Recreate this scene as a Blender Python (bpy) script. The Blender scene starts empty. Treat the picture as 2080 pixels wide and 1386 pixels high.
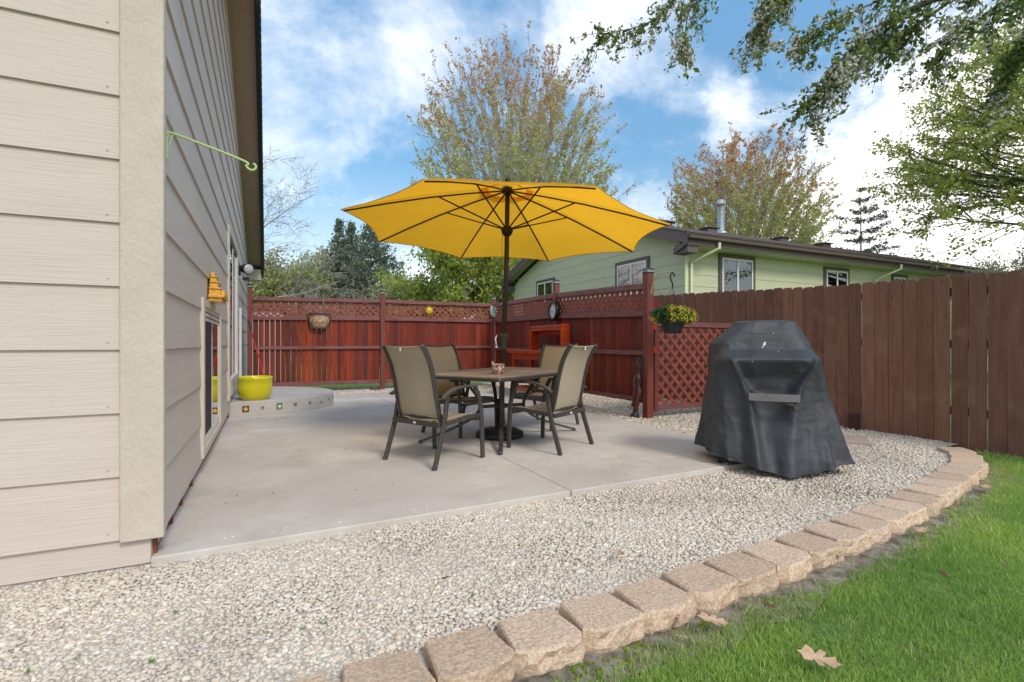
import bpy, math, random
import numpy as np
from mathutils import Vector, Matrix, noise as mnoise
random.seed(7); rng = np.random.default_rng(7)
R = math.radians; PI = math.pi
sc = bpy.context.scene
col = sc.collection

# ------------------------------------------------------------------ camera, world, sun
TH = math.atan(496/1027.); SN = math.sin(TH); CS = math.cos(TH)
def W(X, Y):                      # (right, forward) metres seen from the tripod -> world x, y
    return (CS*X + SN*Y, -SN*X + CS*Y)
def W3(X, Y, z): w = W(X, Y); return Vector((w[0], w[1], z))
cam = bpy.data.cameras.new('camera'); camo = bpy.data.objects.new('camera', cam); col.objects.link(camo)
cam.lens = 1027./2080*36; cam.sensor_width = 36; cam.shift_y = 4/2080.
cam.clip_start = .05; cam.clip_end = 2000
camo.location = (0, 0, 1.1); camo.rotation_euler = (R(90), 0, -TH)
sc.camera = camo
sc.view_settings.view_transform = 'Standard'; sc.view_settings.look = 'None'
sc.view_settings.exposure = 1.95; sc.view_settings.gamma = 1
sc.view_settings.use_curve_mapping = False
SUN_EL = 44; sd = (.22, -1.); l = math.hypot(*sd)
sund = Vector((sd[0]/l*math.cos(R(SUN_EL)), sd[1]/l*math.cos(R(SUN_EL)), math.sin(R(SUN_EL))))
sun = bpy.data.lights.new('sun', 'SUN'); suno = bpy.data.objects.new('sun', sun); col.objects.link(suno)
sun.energy = 0.55; sun.angle = R(16); sun.color = (1, .92, .80)
suno.rotation_euler = (-sund).to_track_quat('-Z', 'Y').to_euler(); suno.location = (0, 0, 20)

world = bpy.data.worlds.new('World'); sc.world = world; world.use_nodes = True
nt = world.node_tree; nt.nodes.clear()
def N(nt, t, **k):
    n = nt.nodes.new(t)
    for a, b in k.items(): setattr(n, a, b)
    return n
def LK(nt, a, b): nt.links.new(a, b)
out = N(nt, 'ShaderNodeOutputWorld'); bg = N(nt, 'ShaderNodeBackground'); bg.inputs[1].default_value = .15
sky = N(nt, 'ShaderNodeTexSky', sky_type='NISHITA'); sky.sun_disc = False
sky.sun_elevation = R(SUN_EL); sky.sun_rotation = math.atan2(sund.x, sund.y); sky.air_density = 1.0; sky.dust_density = .6; sky.ozone_density = 1.6
tc = N(nt, 'ShaderNodeTexCoord')
def vm(op, a=None, b=None):
    n = N(nt, 'ShaderNodeVectorMath', operation=op)
    if a is not None: (LK(nt, a, n.inputs[0]) if hasattr(a, 'node') else setattr(n.inputs[0], 'default_value', a))
    if b is not None: (LK(nt, b, n.inputs[1]) if hasattr(b, 'node') else setattr(n.inputs[1], 'default_value', b))
    return n
def mt(op, a, b=None, clamp=False):
    n = N(nt, 'ShaderNodeMath', operation=op); n.use_clamp = clamp
    for i, s in enumerate((a, b)):
        if s is None: continue
        if hasattr(s, 'node'): LK(nt, s, n.inputs[i])
        else: n.inputs[i].default_value = s
    return n.outputs[0]
dirv = vm('NORMALIZE', tc.outputs['Generated']).outputs[0]
sep = N(nt, 'ShaderNodeSeparateXYZ'); LK(nt, dirv, sep.inputs[0])
zz = mt('ADD', mt('ABSOLUTE', sep.outputs[2]), .30)
cmb = N(nt, 'ShaderNodeCombineXYZ'); LK(nt, mt('DIVIDE', sep.outputs[0], zz), cmb.inputs[0]); LK(nt, mt('DIVIDE', sep.outputs[1], zz), cmb.inputs[1])
n1 = N(nt, 'ShaderNodeTexNoise'); n1.inputs['Scale'].default_value = 1.9; n1.inputs['Detail'].default_value = 9; n1.inputs['Roughness'].default_value = .62; n1.inputs['Distortion'].default_value = .35
mo = vm('ADD', cmb.outputs[0], (0.6, 5.2, 0)).outputs[0]; LK(nt, mo, n1.inputs['Vector'])
val = n1.outputs['Fac']
# warped direction so the cloud banks get ragged edges
nw = N(nt, 'ShaderNodeTexNoise'); nw.inputs['Scale'].default_value = 7; nw.inputs['Detail'].default_value = 7; nw.inputs['Roughness'].default_value = .65; LK(nt, dirv, nw.inputs['Vector'])
wo = vm('SUBTRACT', nw.outputs['Color'], (.5, .5, .5)); ws = N(nt, 'ShaderNodeVectorMath', operation='SCALE'); LK(nt, wo.outputs[0], ws.inputs[0]); ws.inputs['Scale'].default_value = .26
wd = vm('NORMALIZE', vm('ADD', dirv, ws.outputs[0]).outputs[0]).outputs[0]
def dirpx(u, v):
    X = (u-1040)/1027.; w = W(X, 1.); return Vector((w[0], w[1], (697-v)/1027.)).normalized()
for (u, v, r, amp) in [(700, 20, .24, .07), (860, 110, .13, .09), (600, 250, .16, .15), (1240, 60, .14, .20), (1440, 200, .11, .16), (1550, 225, .11, .18),
                       (1860, 470, .22, .32), (2120, 360, .26, .27), (1650, 500, .18, .26), (1330, 440, .10, .16), (830, 560, .14, .20),
                       (2700, 380, .5, .35), (1000, -900, .6, .20), (-900, 350, .75, .45), ((-.35, -.75, .55), 0, 1.0, .38)]:  # last two: unseen cloud banks left and behind, added to brighten shaded walls
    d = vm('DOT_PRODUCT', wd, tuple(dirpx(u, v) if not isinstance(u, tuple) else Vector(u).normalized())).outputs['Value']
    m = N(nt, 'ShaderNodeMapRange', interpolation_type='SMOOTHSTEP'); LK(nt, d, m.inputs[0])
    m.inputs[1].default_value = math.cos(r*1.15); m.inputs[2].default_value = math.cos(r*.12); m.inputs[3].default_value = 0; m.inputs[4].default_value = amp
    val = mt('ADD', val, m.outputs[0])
cr = N(nt, 'ShaderNodeMapRange', interpolation_type='SMOOTHSTEP'); LK(nt, val, cr.inputs[0])
cr.inputs[1].default_value = .54; cr.inputs[2].default_value = 1.06; cr.inputs[3].default_value = 0.03; cr.inputs[4].default_value = .95
hz = N(nt, 'ShaderNodeMapRange', interpolation_type='SMOOTHSTEP'); LK(nt, mt('ABSOLUTE', sep.outputs[2]), hz.inputs[0])
hz.inputs[1].default_value = 0; hz.inputs[2].default_value = .40; hz.inputs[3].default_value = .42; hz.inputs[4].default_value = 0
fac = mt('MAXIMUM', cr.outputs[0], hz.outputs[0])
hsv = N(nt, 'ShaderNodeHueSaturation'); hsv.inputs['Hue'].default_value = .485; hsv.inputs['Saturation'].default_value = 1.2; hsv.inputs['Value'].default_value = .46
gr_ = N(nt, 'ShaderNodeMapRange'); LK(nt, mt('ABSOLUTE', sep.outputs[2]), gr_.inputs[0]); gr_.inputs[1].default_value = .02; gr_.inputs[2].default_value = .62; gr_.inputs[3].default_value = .40; gr_.inputs[4].default_value = 1.0
sks = N(nt, 'ShaderNodeVectorMath', operation='SCALE'); LK(nt, sky.outputs[0], sks.inputs[0]); LK(nt, gr_.outputs[0], sks.inputs['Scale']); LK(nt, sks.outputs[0], hsv.inputs['Color'])
mx = N(nt, 'ShaderNodeMix', data_type='RGBA'); LK(nt, fac, mx.inputs['Factor']); LK(nt, hsv.outputs[0], mx.inputs['A']); mx.inputs['B'].default_value = (2.75, 2.68, 2.62, 1)
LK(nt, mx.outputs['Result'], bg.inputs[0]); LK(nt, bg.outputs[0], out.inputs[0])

# ------------------------------------------------------------------ helpers
def tag(o, label=None, cat=None, group=None, kind=None):
    if label: o['label'] = label
    if cat: o['category'] = cat
    if group: o['group'] = group
    if kind: o['kind'] = kind
    return o
def empty(name, loc=(0, 0, 0), rz=0, **k):
    o = bpy.data.objects.new(name, None); o.empty_display_size = .1; col.objects.link(o); o.location = loc; o.rotation_euler = (0, 0, rz)
    return tag(o, **k)
class MB:
    def __init__(s): s.v = []; s.f = []; s.c = []
    def add(s, vs, fs, c=None):
        o = len(s.v); s.v += [tuple(p) for p in vs]; s.f += [tuple(o+i for i in f) for f in fs]
        if c is not None: s.c += [c]*len(vs)
        return s
    def hexa(s, p, c=None):   # 0-3 bottom ccw, 4-7 top
        return s.add(p, [(3, 2, 1, 0), (4, 5, 6, 7), (0, 1, 5, 4), (1, 2, 6, 5), (2, 3, 7, 6), (3, 0, 4, 7)], c)
    def box(s, x0, x1, y0, y1, z0, z1, c=None):
        return s.hexa([(x0, y0, z0), (x1, y0, z0), (x1, y1, z0), (x0, y1, z0), (x0, y0, z1), (x1, y0, z1), (x1, y1, z1), (x0, y1, z1)], c)
    def prism(s, poly, z0, z1, axis='z', c=None):
        n = len(poly)
        def P(a, b, h): return {'z': (a, b, h), 'y': (a, h, b), 'x': (h, a, b)}[axis]
        vs = [P(a, b, z0) for a, b in poly] + [P(a, b, z1) for a, b in poly]
        fs = [tuple(range(n-1, -1, -1)), tuple(range(n, 2*n))] + [(i, (i+1) % n, n+(i+1) % n, n+i) for i in range(n)]
        return s.add(vs, fs, c)
    def tube(s, pts, r, n=8, flat=1., up=None, c=None, cap=True):
        pts = [Vector(p) for p in pts]; m = len(pts)
        rs = r if isinstance(r, (list, tuple)) else [r]*m
        vs = []; u = None
        for i, p in enumerate(pts):
            t = (pts[min(i+1, m-1)]-pts[max(i-1, 0)]).normalized()
            if up is not None: a = Vector(up)
            elif u is None: a = Vector((0, 0, 1)) if abs(t.z) < .9 else Vector((1, 0, 0))
            else: a = u
            u = (a - t*a.dot(t))
            if u.length < 1e-6: u = t.orthogonal()
            u.normalize(); w = t.cross(u)
            for k in range(n):
                an = 2*PI*(k+.5)/n
                vs.append(p + u*math.cos(an)*rs[i]*flat + w*math.sin(an)*rs[i])
        fs = [(i*n+k, i*n+(k+1) % n, (i+1)*n+(k+1) % n, (i+1)*n+k) for i in range(m-1) for k in range(n)]
        if cap: fs += [tuple(range(n-1, -1, -1)), tuple((m-1)*n+k for k in range(n))]
        return s.add(vs, fs, c)
    def bar(s, pts, w, t, side):       # rectangular bar along pts; side = direction of width w, thickness t across
        pts = [Vector(p) for p in pts]; m = len(pts); sd_ = Vector(side).normalized(); vs = []
        for i, p in enumerate(pts):
            tt = (pts[min(i+1, m-1)]-pts[max(i-1, 0)]).normalized()
            nn = tt.cross(sd_).normalized()
            for a, b in ((-1, -1), (1, -1), (1, 1), (-1, 1)): vs.append(p+sd_*w/2*a+nn*t/2*b)
        fs = [(i*4+k, i*4+(k+1) % 4, (i+1)*4+(k+1) % 4, (i+1)*4+k) for i in range(m-1) for k in range(4)]
        fs += [(3, 2, 1, 0), tuple((m-1)*4+k for k in range(4))]
        return s.add(vs, fs)
    def lathe(s, prof, n=24, c=(0, 0), close=False, col_=None):
        vs = []
        for r, z in prof:
            for k in range(n):
                a = 2*PI*k/n; vs.append((c[0]+r*math.cos(a), c[1]+r*math.sin(a), z))
        m = len(prof)
        fs = [(i*n+k, i*n+(k+1) % n, (i+1)*n+(k+1) % n, (i+1)*n+k) for i in range(m-1) for k in range(n)]
        fs += [tuple(range(n-1, -1, -1)), tuple((m-1)*n+k for k in range(n))]
        return s.add(vs, fs, col_)
    def grid(s, fn, nu, nv, wrapu=False, c=None):
        vs = [fn(i/(nu if wrapu else nu-1), j/(nv-1)) for j in range(nv) for i in range(nu)]
        fs = [(j*nu+i, j*nu+(i+1) % nu, (j+1)*nu+(i+1) % nu, (j+1)*nu+i) for j in range(nv-1) for i in range(nu if wrapu else nu-1)]
        return s.add(vs, fs, c)
    def mesh(s, name):
        me = bpy.data.meshes.new(name); me.from_pydata(s.v, [], s.f); me.update()
        if s.c and len(s.c) == len(s.v):
            ca = me.color_attributes.new('Col', 'FLOAT_COLOR', 'POINT')
            ca.data.foreach_set('color', np.array([list(c)[:3]+[1.] for c in s.c], dtype=np.float32).ravel())
        return me
    def build(s, name, mat_, parent=None, smooth=False, bevel=0, loc=None, rz=None, seg=1, solid=0):
        me = s.mesh(name); o = bpy.data.objects.new(name, me); col.objects.link(o)
        me.materials.append(mat_)
        if smooth: me.polygons.foreach_set('use_smooth', [True]*len(me.polygons))
        if parent: o.parent = parent
        if loc is not None: o.location = loc
        if rz is not None: o.rotation_euler = (0, 0, rz)
        if solid:
            md = o.modifiers.new('s', 'SOLIDIFY'); md.thickness = solid; md.offset = 0
        if bevel:
            md = o.modifiers.new('b', 'BEVEL'); md.width = bevel; md.segments = seg; md.limit_method = 'ANGLE'; md.angle_limit = R(40)
        return o
def link(name, me, parent=None, loc=(0, 0, 0), rot=None, scale=None):
    o = bpy.data.objects.new(name, me); col.objects.link(o); o.parent = parent; o.location = loc
    if rot is not None: o.rotation_euler = rot
    if scale is not None: o.scale = scale
    return o
def copy_tree(o, parent=None):
    c = o.copy(); col.objects.link(c); c.parent = parent
    for ch in list(o.children): copy_tree(ch, c)
    return c
def np_mesh(name, V, F, k, mat_, colr=None, parent=None, smooth=False):
    """V (n,3), F (m,k) ints; colr (n,3)"""
    me = bpy.data.meshes.new(name); V = np.asarray(V, np.float32); F = np.asarray(F, np.int32)
    me.vertices.add(len(V)); me.vertices.foreach_set('co', V.ravel())
    me.loops.add(F.size); me.loops.foreach_set('vertex_index', F.ravel())
    me.polygons.add(len(F)); me.polygons.foreach_set('loop_start', np.arange(0, F.size, k, dtype=np.int32))
    me.polygons.foreach_set('loop_total', np.full(len(F), k, np.int32))
    me.update(calc_edges=True); me.validate()
    if smooth: me.polygons.foreach_set('use_smooth', np.ones(len(F), bool))
    if colr is not None:
        ca = me.color_attributes.new('Col', 'FLOAT_COLOR', 'POINT')
        ca.data.foreach_set('color', np.hstack([colr, np.ones((len(V), 1))]).astype(np.float32).ravel())
    me.materials.append(mat_)
    o = bpy.data.objects.new(name, me); col.objects.link(o); o.parent = parent
    return o

# ------------------------------------------------------------------ materials
def mat(name, c1, c2=None, rough=.6, scale=4, stretch=(1, 1, 1), detail=5, bump=0., bscale=30, bstretch=None, rnd=None, spec=.35, metal=0, vcol=False, transl=0, coords='Object', ramp=(.35, .65), coat=0, spots=None):
    m = bpy.data.materials.new(name); m.use_nodes = True; t = m.node_tree; t.nodes.clear()
    o = N(t, 'ShaderNodeOutputMaterial'); p = N(t, 'ShaderNodeBsdfPrincipled'); LK(t, p.outputs[0], o.inputs[0])
    p.inputs['Roughness'].default_value = rough; p.inputs['Specular IOR Level'].default_value = spec; p.inputs['Metallic'].default_value = metal
    p.inputs['Coat Weight'].default_value = coat
    tcn = N(t, 'ShaderNodeTexCoord'); src = tcn.outputs['Object']
    oi = N(t, 'ShaderNodeObjectInfo')
    if coords == 'World':
        g = N(t, 'ShaderNodeNewGeometry'); src = g.outputs['Position']
    elif rnd is not None:
        a = N(t, 'ShaderNodeVectorMath', operation='MULTIPLY'); a.inputs[0].default_value = (13, 7, 29)
        sc_ = N(t, 'ShaderNodeVectorMath', operation='SCALE'); sc_.inputs[0].default_value = (13.3, 7.7, 29.1); LK(t, oi.outputs['Random'], sc_.inputs['Scale'])
        ad = N(t, 'ShaderNodeVectorMath', operation='ADD'); LK(t, src, ad.inputs[0]); LK(t, sc_.outputs[0], ad.inputs[1]); src = ad.outputs[0]
    def noise_(scale, stretch, detail, rg=.55):
        mp = N(t, 'ShaderNodeMapping'); mp.inputs['Scale'].default_value = stretch; LK(t, src, mp.inputs['Vector'])
        n = N(t, 'ShaderNodeTexNoise'); n.inputs['Scale'].default_value = scale; n.inputs['Detail'].default_value = detail; n.inputs['Roughness'].default_value = rg
        LK(t, mp.outputs[0], n.inputs['Vector']); return n
    base = None
    if vcol:
        at_ = N(t, 'ShaderNodeAttribute', attribute_name='Col'); base = at_.outputs['Color']
    if rnd is not None and rnd:
        cr_ = N(t, 'ShaderNodeValToRGB'); e = cr_.color_ramp.elements
        while len(e) < len(rnd): e.new(.5)
        for i, c in enumerate(rnd): e[i].position = i/(len(rnd)-1); e[i].color = (*c, 1)
        LK(t, oi.outputs['Random'], cr_.inputs[0]); base = cr_.outputs[0]
    if c2 is not None:
        n = noise_(scale, stretch, detail)
        r_ = N(t, 'ShaderNodeMapRange'); LK(t, n.outputs['Fac'], r_.inputs[0]); r_.inputs[1].default_value = ramp[0]; r_.inputs[2].default_value = ramp[1]
        x = N(t, 'ShaderNodeMix', data_type='RGBA'); LK(t, r_.outputs[0], x.inputs['Factor'])
        if base is None:
            x.inputs['A'].default_value = (*c1, 1); x.inputs['B'].default_value = (*c2, 1)
        else:                      # c1/c2 act as multipliers
            x.blend_type = 'MIX'
            mu = N(t, 'ShaderNodeMix', data_type='RGBA', blend_type='MULTIPLY'); mu.inputs['Factor'].default_value = 1; LK(t, base, mu.inputs['A']); mu.inputs['B'].default_value = (*c1, 1)
            mu2 = N(t, 'ShaderNodeMix', data_type='RGBA', blend_type='MULTIPLY'); mu2.inputs['Factor'].default_value = 1; LK(t, base, mu2.inputs['A']); mu2.inputs['B'].default_value = (*c2, 1)
            LK(t, mu.outputs['Result'], x.inputs['A']); LK(t, mu2.outputs['Result'], x.inputs['B'])
        base = x.outputs['Result']
    if spots is not None:          # (color, scale, lo, hi): stains and specks with a shape of their own
        for (scol, ss, lo, hi, amt) in spots:
            n = noise_(ss, (1, 1, 1), 6, .65)
            r_ = N(t, 'ShaderNodeMapRange'); LK(t, n.outputs['Fac'], r_.inputs[0]); r_.inputs[1].default_value = lo; r_.inputs[2].default_value = hi; r_.inputs[4].default_value = amt
            x = N(t, 'ShaderNodeMix', data_type='RGBA'); LK(t, r_.outputs[0], x.inputs['Factor'])
            if base is None: x.inputs['A'].default_value = (*c1, 1)
            else: LK(t, base, x.inputs['A'])
            x.inputs['B'].default_value = (*scol, 1); base = x.outputs['Result']
    if base is None: p.inputs['Base Color'].default_value = (*c1, 1)
    else: LK(t, base, p.inputs['Base Color'])
    if bump:
        n = noise_(bscale, bstretch or stretch, 6, .6)
        b = N(t, 'ShaderNodeBump'); b.inputs['Strength'].default_value = 1; b.inputs['Distance'].default_value = bump
        LK(t, n.outputs['Fac'], b.inputs['Height']); LK(t, b.outputs[0], p.inputs['Normal'])
    if transl:
        tr = N(t, 'ShaderNodeBsdfTranslucent'); ms = N(t, 'ShaderNodeMixShader'); ms.inputs[0].default_value = transl
        if base is None: tr.inputs[0].default_value = (*c1, 1)
        else: LK(t, base, tr.inputs[0])
        LK(t, p.outputs[0], ms.inputs[1]); LK(t, tr.outputs[0], ms.inputs[2]); LK(t, ms.outputs[0], o.inputs[0])
    return m
def glassmat(name, tint=(.55, .6, .6), mixr=1.0):
    m = bpy.data.materials.new(name); m.use_nodes = True; t = m.node_tree; t.nodes.clear()
    o = N(t, 'ShaderNodeOutputMaterial'); ms = N(t, 'ShaderNodeMixShader'); fr = N(t, 'ShaderNodeFresnel'); fr.inputs[0].default_value = 1.6
    a = N(t, 'ShaderNodeMath', operation='MULTIPLY_ADD'); LK(t, fr.outputs[0], a.inputs[0]); a.inputs[1].default_value = mixr; a.inputs[2].default_value = .10; a.use_clamp = True
    tr = N(t, 'ShaderNodeBsdfTransparent'); tr.inputs[0].default_value = (*tint, 1); gl = N(t, 'ShaderNodeBsdfGlossy'); gl.inputs['Roughness'].default_value = .01; gl.inputs[0].default_value = (.95, .95, .95, 1)
    LK(t, a.outputs[0], ms.inputs[0]); LK(t, tr.outputs[0], ms.inputs[1]); LK(t, gl.outputs[0], ms.inputs[2]); LK(t, ms.outputs[0], o.inputs[0]); return m

M = {}
SID = (.63, .555, .475)
M['siding'] = mat('siding_paint', (.585, .505, .45), (.55, .475, .42), rough=.55, scale=3, stretch=(.6, .6, 3), bump=.003, bscale=7, bstretch=(.6, .6, 13), rnd=[], spec=.3,
                  spots=[((.46, .42, .38), 9, .66, .80, .6)])
M['trim'] = mat('trim_paint', (.57, .495, .42), (.52, .45, .38), rough=.6, scale=6, bump=.006, bscale=55, bstretch=(1, 1, .6), spots=[((.42, .36, .3), 22, .70, .76, .6)])
M['found'] = mat('foundation_paint', (.58, .50, .45), (.53, .46, .41), rough=.8, scale=5, bump=.003, bscale=60, spots=[((.3, .26, .22), 12, .68, .74, .6)])
M['soffit'] = mat('soffit_paint', (.46, .355, .265), (.43, .33, .245), rough=.6, scale=2)
M['darkfascia'] = mat('dark_fascia', (.012, .022, .022), rough=.5)
M['shingle'] = mat('dark_shingle', (.03, .035, .035), (.06, .06, .055), rough=.9, scale=60)
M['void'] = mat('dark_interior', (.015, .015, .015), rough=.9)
M['shim'] = mat('bare_wood_brown', (.22, .08, .035), (.12, .05, .025), rough=.8, scale=20)
M['vinyl'] = mat('white_vinyl', (.68, .68, .66), (.62, .62, .60), rough=.35, scale=3)
M['wtrim'] = mat('window_trim_paint', (.60, .54, .44), (.56, .50, .41), rough=.5, scale=3)
M['screen'] = mat('window_screen', (.022, .03, .05), rough=.75)
M['glass'] = glassmat('window_glass', (.35, .38, .38), 1.3)
M['concrete'] = mat('patio_concrete', (.49, .435, .385), (.56, .51, .455), rough=.8, scale=1.1, detail=8, bump=.0016, bscale=160, coords='World',
                    spots=[((.66, .64, .61), .6, .50, .64, .8), ((.36, .31, .26), 1.7, .52, .74, .6), ((.30, .27, .24), 6, .62, .76, .5), ((.36, .33, .30), 60, .58, .70, .55), ((.20, .18, .16), 26, .70, .76, .6), ((.72, .70, .66), 75, .66, .74, .5)])
M['step'] = mat('step_concrete', (.43, .40, .37), (.50, .47, .44), rough=.85, scale=3, detail=8, bump=.002, bscale=90, coords='World', spots=[((.30, .28, .26), 6, .6, .72, .5)])
M['gravelbase'] = mat('gravel_bed', (.60, .55, .48), (.42, .37, .31), rough=.95, scale=45, coords='World', bump=.01, bscale=60)
M['stone'] = mat('limestone_chips', (1.14, 1.11, 1.05), (1.04, 1.01, .95), rough=.8, vcol=True, scale=60, coords='World')
M['block'] = mat('edging_block', (1.1, 1.1, 1.1), (.78, .76, .74), rough=.95, detail=4, bump=.007, bscale=75, rnd=[(.62, .46, .33), (.69, .52, .385), (.54, .40, .29), (.66, .50, .375), (.58, .425, .305)], scale=85, ramp=(.40, .60), spec=.15,
                 spots=[((.74, .63, .52), 150, .60, .68, .8), ((.20, .13, .085), 90, .62, .70, .75), ((.36, .32, .27), 9, .58, .75, .45)])
M['lawn'] = mat('lawn_turf', (.12, .20, .04), (.17, .27, .055), rough=.95, scale=3, detail=9, coords='World', bump=.02, bscale=60, spots=[((.10, .075, .045), 9, .63, .70, .7)])
M['soil'] = mat('soil', (.10, .075, .055), (.34, .29, .24), rough=.95, scale=14, detail=9, coords='World', bump=.012, bscale=50)
M['grass'] = mat('grass_blades', (1, 1, 1), rough=.6, vcol=True, transl=.45, spec=.25)
M['leaf'] = mat('foliage', (1, 1, 1), rough=.55, vcol=True, transl=.5, spec=.3)
M['bark'] = mat('bark', (.36, .33, .31), (.48, .45, .43), rough=.9, scale=12, stretch=(1, 1, .2), coords='World', bump=.01, bscale=25)
M['darkbark'] = mat('dark_bark', (.07, .055, .05), (.12, .10, .09), rough=.9, scale=20, coords='World')
RB = [(.15, .032, .026), (.24, .042, .026), (.18, .036, .026), (.34, .055, .026), (.20, .050, .038), (.26, .045, .026), (.13, .042, .036), (.40, .075, .028)]
M['redboard'] = mat('red_cedar_board', (.98, .98, .98), (.62, .62, .62), spec=.15, rough=.6, rnd=RB, scale=5, stretch=(6, 6, .5), bump=.002, bscale=14, bstretch=(8, 8, .5), spots=[((.035, .02, .02), 5, .66, .74, .7)])
M['redrail'] = mat('red_cedar_rail', (.24, .10, .095), (.16, .055, .048), rough=.5, scale=6, stretch=(.7, .7, 5), rnd=[], bump=.002, bscale=14, spots=[((.19, .12, .13), 5, .5, .75, .6)])
M['redpost'] = mat('red_post', (.22, .055, .042), (.15, .042, .034), rough=.5, scale=6, stretch=(6, 6, .5), rnd=[], bump=.002, bscale=12)
M['lattice'] = mat('red_lattice', (.32, .085, .06), (.21, .055, .042), rough=.6, scale=8)
M['bench'] = mat('orange_red_stain', (.46, .062, .012), (.34, .042, .010), rough=.35, scale=7, stretch=(1, 1, 4), coat=.2)
M['brownboard'] = mat('brown_fence_board', (1.0, .92, .88), (.72, .66, .64), spec=.15, rough=.75, rnd=[(.24, .125, .086), (.32, .175, .12), (.19, .10, .072), (.28, .15, .10), (.22, .122, .09), (.30, .155, .10)], scale=4, stretch=(7, 7, .5), ramp=(.3, .7), bump=.003, bscale=9, bstretch=(8, 8, .8),
                      spots=[((.06, .038, .03), 9, .66, .71, .85), ((.36, .25, .18), 3, .56, .8, .5), ((.09, .06, .05), 2.2, .55, .75, .45)])
M['brownpost'] = mat('brown_post', (.07, .03, .026), (.05, .022, .02), rough=.7, scale=5)
M['capblack'] = mat('cap_black', (.02, .02, .022), rough=.4)
M['caplens'] = mat('cap_lens', (.55, .56, .55), (.35, .35, .34), rough=.2, scale=60)
M['yellow'] = mat('yellow_canopy', (.97, .50, .03), (.93, .47, .025), rough=.85, scale=3, transl=.66, spec=.1, coords='World', spots=[((.32, .19, .03), 5, .745, .77, .5)])
M['pole'] = mat('bronze_pole', (.045, .032, .024), rough=.45, metal=.2)
M['rib'] = mat('dark_rib', (.022, .011, .008), rough=.5)
M['chairmetal'] = mat('chair_bronze', (.060, .055, .046), (.045, .040, .034), rough=.38, scale=30, spec=.5)
M['base'] = mat('umbrella_base_black', (.018, .018, .019), (.03, .03, .032), rough=.5, scale=30, bump=.003, bscale=60)
M['tabletile'] = mat('slate_tile', (1, 1, 1), (.72, .72, .75), rough=.4, rnd=[(.30, .21, .15), (.22, .18, .16), (.34, .25, .18), (.26, .20, .17)], scale=9, detail=6, bump=.002, bscale=20)
M['tableedge'] = mat('table_edge', (.04, .038, .038), rough=.35, spec=.6)
def slingmat():
    m = mat('sling_mesh', (.33, .265, .195), (.27, .215, .155), rough=.8, scale=90)
    t = m.node_tree; p = [n for n in t.nodes if n.type == 'BSDF_PRINCIPLED'][0]
    tcn = N(t, 'ShaderNodeTexCoord'); mp = N(t, 'ShaderNodeMapping'); mp.inputs['Rotation'].default_value = (0, 0, 0); LK(t, tcn.outputs['Object'], mp.inputs[0])
    se = N(t, 'ShaderNodeSeparateXYZ'); LK(t, mp.outputs[0], se.inputs[0])
    ws_ = []
    for i, f in ((0, 520), (2, 520), (1, 520)):
        a = N(t, 'ShaderNodeMath', operation='MULTIPLY'); LK(t, se.outputs[i], a.inputs[0]); a.inputs[1].default_value = f
        b = N(t, 'ShaderNodeMath', operation='SINE'); LK(t, a.outputs[0], b.inputs[0]); ws_.append(b.outputs[0])
    x = N(t, 'ShaderNodeMath', operation='ADD'); LK(t, ws_[1], x.inputs[0]); LK(t, ws_[2], x.inputs[1])
    y = N(t, 'ShaderNodeMath', operation='MULTIPLY'); LK(t, ws_[0], y.inputs[0]); LK(t, x.outputs[0], y.inputs[1])
    r_ = N(t, 'ShaderNodeMapRange'); LK(t, y.outputs[0], r_.inputs[0]); r_.inputs[1].default_value = -1; r_.inputs[2].default_value = 1
    mxx = N(t, 'ShaderNodeMix', data_type='RGBA'); LK(t, r_.outputs[0], mxx.inputs['Factor']); mxx.inputs['A'].default_value = (.29, .235, .165, 1); mxx.inputs['B'].default_value = (.50, .42, .315, 1)
    LK(t, mxx.outputs['Result'], p.inputs['Base Color']); return m
M['sling'] = slingmat()
M['cover'] = mat('grill_cover_vinyl', (.040, .043, .050), (.052, .056, .064), rough=.5, scale=4, bump=.0015, bscale=500, spec=.35)
M['strap'] = mat('grey_strap', (.19, .175, .19), (.15, .14, .15), rough=.8, scale=20)
M['strapbrown'] = mat('brown_strap', (.07, .06, .05), rough=.8)
M['white'] = mat('white_spot', (.8, .8, .8), rough=.6)
M['blackmetal'] = mat('black_metal', (.02, .02, .022), rough=.4)
M['blackplastic'] = mat('black_plastic', (.025, .028, .032), rough=.45, bump=.001, bscale=40)
M['greenpaint'] = mat('pale_green_metal', (.42, .55, .22), rough=.4)
M['yellowpaint'] = mat('pale_yellow_metal', (.55, .52, .16), rough=.4)
M['pot'] = mat('glazed_yellow_pot', (.66, .60, .012), (.58, .52, .010), rough=.18, scale=5, coat=.5, bump=.002, bscale=8, bstretch=(.5, .5, 8), spots=[((.3, .22, .02), 14, .68, .74, .5)])
M['red'] = mat('red_handle', (.50, .012, .012), rough=.3)
M['ochre'] = mat('ochre_glaze', (.72, .32, .015), (.80, .48, .10), rough=.25, coat=.5, scale=30, bump=.004, bscale=25)
M['greensiding'] = mat('green_siding', (.50, .51, .365), (.465, .475, .34), rough=.6, scale=2, stretch=(.5, .5, 4), rnd=[], bump=.002, bscale=9, bstretch=(.5, .5, 12))
M['greentrim'] = mat('green_trim', (.60, .64, .42), rough=.5)
M['mauve'] = mat('mauve_fascia', (.13, .095, .105), rough=.6)
M['browntrim'] = mat('brown_window_trim', (.11, .085, .075), rough=.6)
M['gutter'] = mat('brown_gutter', (.11, .08, .065), rough=.4)
M['roof'] = mat('asphalt_shingle', (.10, .085, .085), (.16, .14, .14), rough=.9, scale=25, rnd=[])
M['blind'] = mat('blind_slat', (.42, .42, .44), rough=.6)
M['curtain'] = mat('curtain', (.55, .55, .60), rough=.9)
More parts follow.
